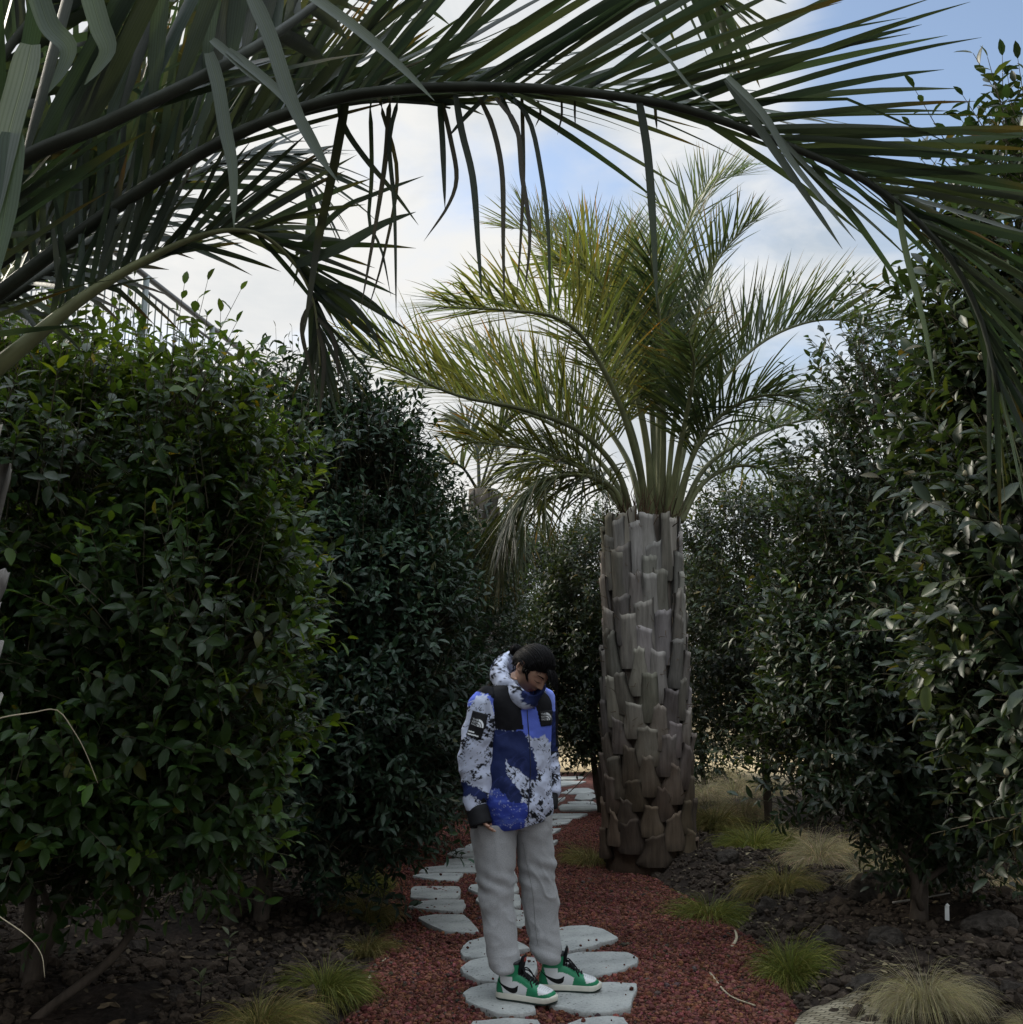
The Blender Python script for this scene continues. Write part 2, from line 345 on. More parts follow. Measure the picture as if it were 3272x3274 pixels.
# leaf litter and straw on the beds
def litter(name, n, bounds, size, cols, seed, label, cat):
    Q, r = scatter(n, *bounds, seed); d = sdist(Q, PATH); Q = Q[d > .03]; n = len(Q); L = r.uniform(.5, 1.3, n) * size
    a = r.uniform(0, 6.28, n); D = np.c_[np.cos(a), np.sin(a), r.uniform(-.25, .25, n)]; N = norm(np.c_[r.normal(0, .4, (n, 2)), np.ones(n)]); Wd = norm(np.cross(N, D)); 
    P = np.c_[Q, soil_z(Q) + .012]; tt = np.array([0, .35, .7, 1]); wd = np.array([.1, .5, .42, .05])
    cu = r.uniform(-.3, .5, n)
    C = P[:, None] + D[:, None] * (tt[None, :, None] * L[:, None, None]) + np.array([0, 0, 1.]) * (cu * L)[:, None, None] * (tt * (1 - tt))[None, :, None]
    V = np.stack([C - Wd[:, None] * (wd[None, :, None] * L[:, None, None] * .42), C + Wd[:, None] * (wd[None, :, None] * L[:, None, None] * .42)], 2).reshape(n, 8, 3)
    f0 = np.array([[0, 1, 3, 2], [2, 3, 5, 4], [4, 5, 7, 6]])
    ci = r.integers(0, len(cols), n); cc = np.asarray(cols)[ci] * r.uniform(.6, 1.25, (n, 1))
    mb = MB(); mb.add(V, (f0[None] + (np.arange(n) * 8)[:, None, None]).reshape(-1, 4), np.repeat(cc, 8, 0))
    o = mb.build(name, plain_mat(name + '_surface', (1, 1, 1), .85, .2, 30, .2, 0, tint=True)); tag(o, label, cat, kind='stuff')
litter('fallen_leaves', 2600, (-4.5, -.7, 3.9, 9), .055, [(.12, .085, .05), (.09, .07, .045), (.16, .12, .075), (.05, .04, .03)], 31, 'dry brown leaf litter lying under the left hand shrubs', 'leaf litter')
litter('straw_litter', 5200, (1.0, 4.6, 3.9, 9.5), .036, [(.22, .18, .11), (.16, .13, .085), (.12, .095, .065), (.09, .075, .05)], 33, 'broken straw and dry leaf bits strewn over the right hand bed', 'leaf litter')
# ------------------------------------------------------------------ stepping stones
t = NT('pale_slab_stone'); oc = t.coord(); na = t.noise(5, oc, 5); nb = t.noise(70, oc, 4, .7); vo = t.n('ShaderNodeTexVoronoi'); vo.inputs['Scale'].default_value = 38; t.l(oc, vo.inputs['Vector'])
c = t.ramp(na.outputs['Fac'], [(.3, (.27, .28, .27)), (.55, (.375, .385, .37)), (.75, (.45, .455, .43))])
c = t.mul(c, t.ramp(nb.outputs['Fac'], [(.3, (.72, .72, .72)), (.5, (1, 1, 1)), (.7, (1.1, 1.1, 1.1))]))
n5 = t.noise(9, oc, 3); pits = t.mul(t.ramp(vo.outputs['Distance'], [(.12, (.35, .35, .35)), (.24, (1, 1, 1))]), t.ramp(n5.outputs['Fac'], [(.46, (0, 0, 0)), (.56, (.75, .75, .75))]), 1, 'ADD')
c = t.mul(c, t.mul(pits, (1, 1, 1), 1, 'DARKEN')); c = t.mul(c, t.tint())
STONE = t.done(t.bsdf(c, .9, .2, t.bump(nb.outputs['Fac'], .35, .006)))
def zA(X, Y): return (1200 + X / 1.931, 2600 + Y / 1.931)
def zB(X, Y): return (1300 + X / 2.683, 1980 + Y / 2.683)
ST_A = [
 [(538,1110),(575,1078),(690,1052),(900,1048),(985,1062),(1005,1120),(985,1212),(900,1235),(740,1228),(640,1195),(565,1155)],
 [(1062,1150),(1100,1105),(1180,1072),(1300,1045),(1450,1040),(1612,1045),(1614,1090),(1582,1195),(1450,1225),(1280,1222),(1085,1182)],
 [(525,950),(580,910),(700,888),(870,886),(985,890),(1004,930),(985,995),(940,1036),(760,1045),(640,1025),(545,988)],
 [(1152,950),(1180,872),(1250,855),(1400,854),(1560,857),(1632,890),(1615,925),(1500,975),(1290,1017),(1190,1010)],
 [(524,845),(540,815),(580,785),(690,757),(800,765),(885,788),(957,830),(860,846),(700,885),(600,894),(545,882)],
 [(1085,800),(1120,702),(1200,688),(1310,687),(1400,710),(1502,765),(1450,786),(1200,852),(1120,850)],
 [(260,640),(370,622),(540,622),(575,645),(650,728),(540,732),(420,724),(320,685)],
 [(205,572),(270,540),(380,528),(550,530),(557,560),(538,602),(480,607),(215,580)],
 [(215,520),(222,462),(240,450),(520,450),(530,490),(515,522),(380,527)],
 [(228,385),(280,372),(400,368),(548,368),(508,415),(380,412)],
 [(272,362),(300,335),(480,318),(650,314),(660,358),(300,364)],
 [(427,317),(450,282),(660,274),(660,311)],
 [(443,250),(500,215),(640,209),(655,266),(490,268)],
 [(548,211),(600,180),(690,180),(690,209)],
 [(572,462),(590,440),(660,432),(870,425),(892,470),(840,496),(640,496)],
 [(610,412),(640,362),(860,356),(882,402),(800,421)],
 [(622,530),(650,503),(890,502),(906,562),(860,572),(640,552)],
 [(680,605),(740,592),(860,590),(925,600),(925,690),(870,695),(730,692)],
 [(585,1420),(585,1310),(600,1281),(800,1266),(1000,1270),(1018,1300),(1010,1430),(800,1450)],
 [(1180,1420),(1190,1300),(1280,1265),(1440,1252),(1540,1262),(1562,1305),(1570,1420),(1380,1450)]]
ST_B = [
 [(1215,1700),(1225,1672),(1290,1664),(1555,1663),(1482,1700),(1300,1708)],
 [(1225,1735),(1300,1716),(1422,1712),(1382,1752),(1240,1766)],
 [(1200,1795),(1332,1789),(1252,1842),(1200,1840)],
 [(1308,1607),(1340,1586),(1500,1583),(1640,1590),(1677,1620),(1560,1636),(1320,1633)],
 [(1378,1567),(1450,1560),(1600,1559),(1632,1578),(1500,1583),(1400,1581)],
 [(1438,1541),(1470,1496),(1560,1487),(1652,1505),(1600,1540),(1500,1549)],
 [(1315,1490),(1400,1450),(1560,1444),(1627,1475),(1580,1490),(1420,1495)],
 [(1310,1430),(1400,1420),(1500,1402),(1540,1387),(1330,1382)],
 [(1300,1375),(1420,1372),(1540,1358),(1500,1345),(1320,1350)],
 [(1240,1545),(1370,1523),(1340,1548),(1250,1570)],
 [(1200,1890),(1312,1888),(1262,1922),(1200,1930)],
 [(1130,1600),(1305,1560),(1290,1600),(1180,1640)]]
W_A = ['pitted grey slab under the left shoe', 'pitted grey slab under the tip of the right shoe', 'smooth rounded slab behind the left shoe', 'wide smooth slab right of the right shoe with a pebble on it',
 'rounded slab beside the left trouser hem', 'large pointed slab right of the right trouser hem', 'slanting slab left of the shin, front one of the left row', 'tapering slab with a pointed left end, second from the front of the left row',
 'oblong pitted slab with two black specks, third of the left row', 'thin pale wedge slab, fourth of the left row', 'long pale slab reaching behind the trousers, fifth of the left row', 'short pale slab behind the thigh, sixth of the left row',
 'pale pointed slab beside the thigh, seventh of the left row', 'small pale slab at the far end of the left row', 'slab half hidden behind the knees', 'small slab hidden behind the thighs', 'slab seen in the gap between the knees', 'slab seen in the gap between the shins',
 'slab cut by the bottom edge of the picture, left of its pair', 'pitted slab cut by the bottom edge of the picture, right of its pair']
W_B = ['slim pointed slab right of the trouser pocket', 'lozenge slab below the pointed slim slab', 'small triangular slab beside the hip', 'broad slab right of the black cuff', 'thin slab just above the broad slab', 'bright rounded slab right of the dangling twig',
 'wide pale slab in the far bend of the path', 'thin pale slab near the far end of the path', 'farthest thin slab where the path meets the shrubs', 'little slab just right of the black cuff', 'tiny slab tip beside the thigh seam', 'sliver of slab behind the left hand of the person']
def chaikin(p):
    p = np.asarray(p, float); q = np.roll(p, -1, 0); return np.stack([.82 * p + .18 * q, .18 * p + .82 * q], 1).reshape(-1, 2)
STONES = []
for polys, conv, words, pre in ((ST_A, zA, W_A, ''), (ST_B, zB, W_B, '')):
    for i, poly in enumerate(polys):
        zt = .027
        pts = np.array([gp(*conv(*p), zt)[:2] for p in poly])
        if conv is zB: pts = pts + RNG.normal(0, .006, pts.shape)
        c0 = pts.mean(0)
        seg = np.concatenate([pts[[k]] + (pts[[(k + 1) % len(pts)]] - pts[[k]]) * np.array([[.0], [.33], [.66]]) for k in range(len(pts))])
        p = chaikin(seg); p = p + .007 * np.c_[vnoise(np.c_[p * 14, np.zeros(len(p))], 3), vnoise(np.c_[p * 14, np.ones(len(p))], 4)]
        n = len(p); tilt = RNG.normal(0, .006, 2); STONES.append(p)
        rings = []
        for sc, z in ((1.0, -.03), (1.004, .014), (.996, .023), (.984, zt), (.6, zt + .0005), (.25, zt)):
            q = c0 + (p - c0) * sc; zz = z + ((q - c0) @ tilt) * (z > 0) + (.0022 * vnoise(np.c_[q * 9, np.zeros(n)], 8) if z > 0 else 0); rings.append(np.c_[q, np.broadcast_to(zz, (n,))])
        V = np.concatenate(rings + [np.r_[c0, zt][None]]); fs = [grid_faces(len(rings), n, True)]
        k = np.arange(n); e = (len(rings) - 1) * n; fs.append(np.stack([e + k, e + (k + 1) % n, np.full(n, len(V) - 1)], 1))
        mb = MB(); mb.add(V, fs, np.array([1, 1, 1.]) * RNG.uniform(.85, 1.08)); o = mb.build('stepping_stone', STONE, loc=(c0[0], c0[1], 0))
        o.data.polygons.foreach_set('use_smooth', np.array([len(q.vertices) == 3 for q in o.data.polygons]))
        tag(o, words[i], 'stepping stone', 'stepping stones along the red gravel path')
# gravel kicked onto the slabs
r = np.random.default_rng(19); Qs = []
for p in STONES:
    q = r.uniform(p.min(0), p.max(0), (60, 2)); d = sdist(q, p); q = q[(d < -.012) & (r.random(60) < np.where(d > -.05, .13, .012))]; Qs.append(q)
Qs = np.concatenate(Qs); rd = np.clip(r.lognormal(math.log(.0062), .4, len(Qs)), .003, .013)
tag(lumps('stray_gravel', np.c_[Qs, .030 + rd * .4], rd, r.uniform(.35, 1.1, (len(Qs), 1)) * np.ones(3), bpy.data.materials['red_lava_pebbles'], 1, seed=6), 'crumbs of red gravel lying loose on the stepping stones', 'gravel', kind='stuff')
# ------------------------------------------------------------------ palms
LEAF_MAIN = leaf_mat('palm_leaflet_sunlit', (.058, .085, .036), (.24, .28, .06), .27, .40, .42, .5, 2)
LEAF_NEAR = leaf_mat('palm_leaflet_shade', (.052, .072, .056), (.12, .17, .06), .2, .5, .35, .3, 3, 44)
LEAF_FAR = leaf_mat('palm_leaflet_grey', (.07, .09, .055), (.2, .24, .09), .25, .5, .3, .3, 2)
PETI = plain_mat('palm_petiole', (.17, .18, .085), .55, .35, 14, .3, .25, .006, True, (1, 1, .3))
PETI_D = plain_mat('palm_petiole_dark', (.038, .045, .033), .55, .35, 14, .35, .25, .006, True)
t = NT('palm_boot'); oc = t.coord(); mp = t.n('ShaderNodeMapping'); mp.inputs['Scale'].default_value = (1, 1, .12); t.l(oc, mp.inputs['Vector'])
na = t.noise(30, mp.outputs[0], 6, .6, .4); nb = t.noise(5, oc, 4); sp = t.n('ShaderNodeSeparateXYZ'); t.l(oc, sp.inputs[0])
c = t.ramp(na.outputs['Fac'], [(.25, (.17, .158, .14)), (.5, (.30, .283, .256)), (.75, (.40, .38, .345))])
age = t.n('ShaderNodeMapRange', interpolation_type='SMOOTHSTEP'); ad = t.n('ShaderNodeMath', operation='MULTIPLY_ADD'); t.l(nb.outputs['Fac'], ad.inputs[0]); ad.inputs[1].default_value = .9; t.l(sp.outputs[2], ad.inputs[2]); t.l(ad.outputs[0], age.inputs[0]); age.inputs[1].default_value = .7; age.inputs[2].default_value = 2.3
mxx = t.n('ShaderNodeMix', data_type='RGBA'); t.l(age.outputs[0], mxx.inputs[0]); t.l(t.mul(c, (.40, .31, .245)), mxx.inputs[6]); t.l(c, mxx.inputs[7])
BOOT = t.done(t.bsdf(t.mul(mxx.outputs[2], t.tint()), .85, .2, t.bump(na.outputs['Fac'], .5, .012)))
BARK = plain_mat('shrub_bark', (.075, .058, .045), .85, .25, 24, .4, .5, .01, False, (1, 1, .35))
FIBRE = plain_mat('palm_fibre', (.085, .062, .045), .95, .1, 60, .4, .4, .006, True)
def leaflets(mb, B, D, N, L, Wd, droop, nseg=7, fold=.25, kink=None, tint=None, prof='palm', seed=0, curl=None):
    """vectorised strips: B base, D direction, N blade normal, L length, Wd half width"""
    n = len(B); r = np.random.default_rng(seed); P = B.copy(); d = norm(D); nn = norm(N - d * (N * d).sum(1, keepdims=True)); rows = []
    step = (L / nseg)[:, None]; tt = np.linspace(0, 1, nseg + 1)
    wp = {'palm': np.interp(tt, [0, .12, .4, .75, .93, 1], [.45, .9, 1, .68, .28, .03]), 'strip': np.interp(tt, [0, .1, .8, 1], [.8, 1, .8, .15])}[prof]
    down = np.array([0, 0, -1.])
    for k in range(nseg + 1):
        sd = np.cross(d, nn); hw = (Wd * wp[k])[:, None]
        rows.append(np.stack([P - sd * hw + nn * hw * fold, P, P + sd * hw + nn * hw * fold], 1))
        P = P + d * step
        g = droop[:, None] * (.35 + tt[k] * 1.3)
        if kink is not None: g = g + np.where((kink >= 0) & (np.abs(kink - k) < .6), 1.6, 0)[:, None]
        d = norm(d + down * g / nseg * 2.2)
        nn = norm(nn - d * (nn * d).sum(1, keepdims=True))
    V = np.stack(rows, 1).reshape(n, -1, 3); f0 = grid_faces(nseg + 1, 3)
    c = np.repeat(tint if tint is not None else np.ones((n, 3)), V.shape[1], 0).reshape(n, nseg + 1, 3, 3)
    if nseg == 7:
        br = r.random(n) < .35; c[br, -2:] *= np.array([1.7, 1.05, .6]); c[br & (r.random(n) < .4), -3:] *= np.array([1.3, .95, .7])
    c = c.reshape(-1, 3)
    mb.add(V, (f0[None] + (np.arange(n) * V.shape[1])[:, None, None]).reshape(-1, 4), c, al=np.tile([0, .5, 1.], n * (nseg + 1)))
def frond(parent, pts, mats, up0=None, n=46, t0=.28, L=.6, Wd=.014, r0=.03, r1=.005, ang=(68, 25), vee=(45, 30), droop=.12, seed=0, kinkp=.06, lat=(1, 1), lprof=None, extra=None, flat=.7, jit=1.35, fold=.25, origin=None, hue=1.0, rt=1.0, tp=.8):
    r = np.random.default_rng(seed); P = spline(pts, 60); T0 = norm(P[1] - P[0])
    if up0 is None:
        out = P[20] - P[0]; out[2] = 0; up0 = np.array([0, 0, 1.]) - .55 * norm(out) * max(T0[2], 0)
    T, N, Bn = frames(P, up0); s = np.linspace(0, 1, 60)
    loc = P[0] if origin is None else origin
    mb = MB(); tube(mb, P, r0 * (1 - s) ** tp + r1, 7, np.array([1, 1, 1.]) * rt, N[0], flat); rach = mb.build('frond', mats[1], parent)
    mb = MB()
    for side in (-1, 1):
        m = max(2, int(n * lat[0 if side < 0 else 1])); tb = t0 + (1 - t0) * (np.arange(m) + r.uniform(-.25, .25, m) * jit) / m; tb = np.clip(tb, t0, .995)
        ix = tb * 59; i0 = np.clip(ix.astype(int), 0, 58); fr = (ix - i0)[:, None]
        Pb = P[i0] * (1 - fr) + P[i0 + 1] * fr; Tb, Nb, Sb = T[i0], N[i0], -side * Bn[i0]
        q = (tb - t0) / (1 - t0)
        al = np.radians(np.interp(q, [0, 1], ang) + r.normal(0, 5, m) * jit); be = np.radians(np.interp(q, [0, 1], vee) + r.normal(0, 11, m) * jit)
        D = Tb * np.cos(al)[:, None] + Sb * (np.sin(al) * np.cos(be))[:, None] + Nb * (np.sin(al) * np.sin(be))[:, None]
        D = norm(D + r.normal(0, .05, (m, 3)) * jit)
        Ll = L * (np.interp(q, [0, .15, .45, .8, 1], [.55, .9, 1, .75, .4]) if lprof is None else np.interp(q, *lprof)) * r.uniform(.82, 1.1, m)
        wn = norm(np.cross(D, Tb)); wn = wn * np.sign((wn * Nb).sum(1, keepdims=True) + 1e-6); wn = norm(wn + r.normal(0, .22, (m, 3)) * jit)
        kink = np.where(r.random(m) < kinkp, r.integers(1, 4, m), -1)
        tn = np.asarray(hue) * r.uniform(.6, 1.3, (m, 1)) * np.c_[r.uniform(.85, 1.2, m), np.ones(m), r.uniform(.75, 1.15, m)]
        leaflets(mb, Pb + Nb * .004, D, wn, Ll, Wd * r.uniform(.8, 1.15, m) * np.interp(q, [0, .2, .8, 1], [.75, 1, .9, .6]), droop * r.uniform(.3, 1.9, m), 7, fold, kink, tn, seed=seed)
    if extra:
        for (pl, hw, tc) in extra: ribbon(mb, pl, hw, tc)
    mb.build('leaflets', mats[0], rach); return rach
def ribbon(mb, P, hw, tint=(1, 1, 1), nn=None):
    P = spline(P, 18); n = np.array([0, -1., .15]) if nn is None else nn; T = norm(np.gradient(P, axis=0)); sd = norm(np.cross(T, n)); tt = np.linspace(0, 1, 18)
    w = hw * np.interp(tt, [0, .08, .5, .85, 1], [.7, 1, .95, .5, .04])[:, None]; nb = norm(np.cross(sd, T))
    V = np.stack([P - sd * w + nb * w * .25, P, P + sd * w + nb * w * .25], 1).reshape(-1, 3); mb.add(V, grid_faces(18, 3), tint, al=np.tile([0, .5, 1.], 18))
def palm_trunk(parent, base, H, rb, rt, rows, per, mat, seed=0, bsize=(.17, .34), lean=.055, arc=None):
    r = np.random.default_rng(seed); mb = MB(); zs = np.linspace(-.15, H, 26)
    prof = lambda z: np.interp(z / H, [-.1, 0, .12, .45, .8, 1], [rb * 1.18, rb * 1.06, rb * .95, (rb + rt) / 2, rt, rt * .92])
    tube(mb, np.c_[np.zeros((26, 2)), zs] + base, prof(zs) - .012, 36, (.5, .45, .42)); core = mb.build('trunk', mat, parent, loc=base)
    mb = MB(); ns, nt = 9, 11; k = 0
    tot = rows * per; ga = math.radians(137.5)
    for k in range(tot):
        f = k / tot; z0 = -.06 + f * (H - .30); a = k * ga + r.normal(0, .10); z0 = z0 + r.normal(0, .02)
        if arc and not (math.cos(a - arc[0]) > arc[1]): continue
        young = f; w = bsize[0] * np.interp(young, [0, .35, .7, 1], [1.35, 1.25, .95, .8]) * r.uniform(.88, 1.12); h = bsize[1] * np.interp(young, [0, .3, .6, 1], [.7, .82, 1.15, 1.45]) * r.uniform(.85, 1.15); h = min(h, H - .02 - z0 + r.uniform(-.05, .05))
        topw = np.interp(young, [0, .3, .55, .75, 1], [.42, .34, .42, .62, .7]) * r.uniform(.8, 1.2)
        rr = prof(z0); s = np.linspace(-1, 1, ns)[None, :]; tq = np.linspace(0, 1, nt)[:, None]
        wid = w * (topw + (1 - topw) * np.clip(1 - (tq * 1.15 - .1).clip(0), 0, 1) ** 1.5) * np.where(tq < .12, .75 + 2 * tq, 1) * (1 + .07 * sm(tq, .8, 1.0)) * (1 + .10 * vnoise(np.stack([0 * s + 0 * tq, tq * 2.5 + 0 * s, np.full((nt, ns), k * 2.3)], -1), 12))
        out = .004 + lean * tq ** 1.3 * r.uniform(.7, 1.25) + np.interp(young, [0, .4, .7], [.05, .042, .024]) * (1 - np.abs(s) ** 2.6) * (1 - .4 * tq)
        out = out + .006 * vnoise(np.stack([s * 2.1 + 0 * tq, tq * 3 + 0 * s, np.full((nt, ns), k * 1.7)], -1), 5)
        rad = prof(z0 + tq * h) + out; th = a + s * wid / rr / 2 * 1.0; z = z0 + tq * h + (.022 * vnoise(np.stack([s * 3.1 + 0 * tq, tq * 0 + s * 0, np.full((nt, ns), k * .7)], -1), 2) + .02 * r.normal() * s) * tq
        Vo = np.stack([rad * np.cos(th), rad * np.sin(th), z + 0 * s], -1); ri = rad - .016 - .018 * tq; Vi = np.stack([ri * np.cos(th), ri * np.sin(th), z - .012 + 0 * s], -1)
        V = np.concatenate([Vo.reshape(-1, 3), Vi.reshape(-1, 3)]) + base; N0 = ns * nt
        top = np.arange((nt - 1) * ns, nt * ns); cap = np.stack([top[:-1], top[1:], top[1:] + N0, top[:-1] + N0], 1)
        li = np.arange(nt) * ns; ls = np.stack([li[1:], li[:-1], li[:-1] + N0, li[1:] + N0], 1); rs_ = li + ns - 1; rs2 = np.stack([rs_[:-1], rs_[1:], rs_[1:] + N0, rs_[:-1] + N0], 1)
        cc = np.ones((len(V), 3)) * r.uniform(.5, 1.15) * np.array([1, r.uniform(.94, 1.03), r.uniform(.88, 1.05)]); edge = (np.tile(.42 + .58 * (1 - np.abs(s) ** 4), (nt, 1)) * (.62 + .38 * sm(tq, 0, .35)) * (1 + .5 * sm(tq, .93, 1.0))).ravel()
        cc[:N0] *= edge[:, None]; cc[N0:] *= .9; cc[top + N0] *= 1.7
        mb.add(V, [grid_faces(nt, ns), cap, ls, rs2], cc)
        if r.random() < .5:   # torn fibres beside the boot
            for q in range(3):
                th0 = a + r.uniform(-1, 1) * w / rr / 2; zz = z0 + h * r.uniform(.5, 1); p0 = np.array([(rr + .04) * math.cos(th0), (rr + .04) * math.sin(th0), zz]); p1 = p0 + r.normal(0, .03, 3) + np.array([math.cos(th0) * .03, math.sin(th0) * .03, r.uniform(-.04, .05)])
                tube(mb, np.array([p0, (p0 + p1) / 2 + r.normal(0, .008, 3), p1]) + base, [.003, .0025, .001], 4, (.5, .4, .3), cap=False)
    mb.build('leaf_bases', mat, core, loc=base, smooth=True)
    return core
# ---- the palm in the middle
PY = 8.62; base = gd(1238, 1632, .08); base[1] = PY
palm = empty('palm_tree', base); tag(palm, 'stout palm with grey stubbled trunk and arching yellow green fronds beside the path', 'palm tree')
CR = dd(1238, 985, PY)
H = CR[2] - base[2] + .02
palm_trunk(palm, base - base, H, .335, .30, 17, 9, BOOT, 3, (.225, .36), .048)
crown0 = np.array([0, 0, H - .05])
def pf(px, dyc=0.0, base_r=.16):
    """display-pixel polyline + depth offset towards the tip -> local points of the palm"""
    n = len(px); q = np.linspace(0, 1, n) ** 1.2
    P = np.array([dd(u, v, PY + dyc * k) for (u, v), k in zip(px, q)]) - base
    return P
FR = [
 # pixels, depth, n, L, t0, droop, hue, vee
 ([(1195, 985), (1165, 890), (1095, 815), (985, 772), (860, 745), (740, 690), (668, 655)], -.9, 62, .66, .26, .10, 1.15, (55, 30)),
 ([(1200, 985), (1140, 880), (1040, 800), (930, 762), (830, 735), (760, 730)], .9, 50, .6, .28, .12, .8, (50, 30)),
 ([(1190, 985), (1130, 905), (1030, 855), (930, 838), (860, 830)], .3, 40, .5, .34, .18, .75, (35, 20)),
 ([(1222, 985), (1205, 880), (1168, 760), (1110, 650), (1050, 600), (950, 585), (840, 580)], -1.7, 64, .62, .33, .16, 1.1, (45, 25)),
 ([(1225, 985), (1195, 820), (1130, 660), (1060, 520), (1005, 440), (950, 430)], .7, 60, .62, .3, .08, 1.25, (50, 35)),
 ([(1235, 985), (1215, 800), (1165, 600), (1105, 470), (1050, 430)], 1.2, 54, .6, .32, .07, 1.1, (50, 35)),
 ([(1245, 985), (1245, 760), (1262, 560), (1300, 420), (1350, 345), (1400, 330)], .5, 60, .55, .34, .06, 1.2, (50, 35)),
 ([(1255, 985), (1275, 780), (1310, 610), (1350, 500), (1405, 430), (1430, 415)], -.5, 54, .46, .36, .10, .8, (50, 35)),
 ([(1275, 985), (1310, 850), (1365, 720), (1440, 645), (1530, 607), (1610, 608), (1672, 640)], .4, 64, .6, .3, .07, .85, (62, 45)),
 ([(1270, 985), (1300, 880), (1345, 800), (1410, 755), (1475, 745), (1525, 765)], -.8, 46, .52, .34, .35, .55, (30, 10)),
 ([(1280, 985), (1325, 890), (1390, 840), (1470, 805), (1545, 790), (1600, 800)], .9, 48, .5, .3, .22, .95, (40, 20)),
 ([(1285, 985), (1320, 920), (1370, 885), (1420, 880), (1475, 905), (1500, 950)], .5, 40, .42, .34, .3, 1.05, (30, 10)),
 ([(1185, 985), (1160, 925), (1105, 898), (1030, 905), (975, 950), (935, 1040)], -.35, 60, .78, .22, .5, .6, (-5, -25)),
 ([(1192, 985), (1150, 915), (1090, 880), (1030, 870), (975, 885)], .9, 46, .66, .3, .42, .85, (10, -15)),
 ([(1230, 985), (1222, 850), (1190, 700), (1150, 570), (1100, 500), (1040, 500)], -1.1, 54, .55, .36, .12, 1.0, (45, 30)),
 ([(1248, 985), (1252, 830), (1250, 680), (1240, 560), (1225, 470)], -1.0, 50, .5, .4, .12, .8, (45, 30)),
 ([(1240, 985), (1232, 800), (1215, 640), (1195, 520), (1195, 420)], 1.3, 54, .58, .34, .08, 1.25, (50, 35)),
 ([(1262, 985), (1295, 830), (1330, 690), (1340, 590), (1330, 520)], 1.3, 48, .5, .36, .1, 1.1, (50, 35)),
 ([(1215, 985), (1185, 870), (1120, 780), (1040, 740), (940, 690), (870, 650)], 1.5, 50, .6, .3, .12, 1.05, (50, 30)),
 ([(1260, 985), (1280, 860), (1300, 760), (1310, 690), (1300, 640)], -1.2, 44, .46, .42, .2, .65, (40, 20)),
]
for k, (px, dy, n, L, t0, dr, hue, vee) in enumerate(FR):
    frond(palm, pf(px, dy), (LEAF_MAIN, PETI), n=int(n * 1.85), t0=t0 - .03, L=L * 1.45, Wd=.0095, r0=.03, r1=.004, ang=(66, 24), vee=vee, droop=dr * .85, seed=100 + k, kinkp=.09, hue=hue * np.array((1.05, 1, .9) if px[-1][0] < 1150 else (.85, .95, 1.15)), flat=.75, rt=.75 + .35 * ((k * 7) % 5) / 4)  # sunlight put into the tint: left fronds warmer, the others cooler and greyer
# fibre collar where the petioles leave the trunk
mb = MB(); r = np.random.default_rng(4)
for k in range(150):
    a = r.uniform(0, 6.28); rr = r.uniform(.12, .31); z = H + r.uniform(-.12, .03); p = np.array([rr * math.cos(a), rr * math.sin(a), z]); q = p + np.array([math.cos(a) * .05, math.sin(a) * .05, r.uniform(.06, .26)]) + r.normal(0, .04, 3); m = (p + q) / 2 + r.normal(0, .025, 3)
    tube(mb, np.array([p, m, q]), [.005, .004, .0015], 4, np.array([1, .9, .8]) * r.uniform(.5, 1.5), cap=False)
mb.build('crown_fibre', FIBRE, palm)
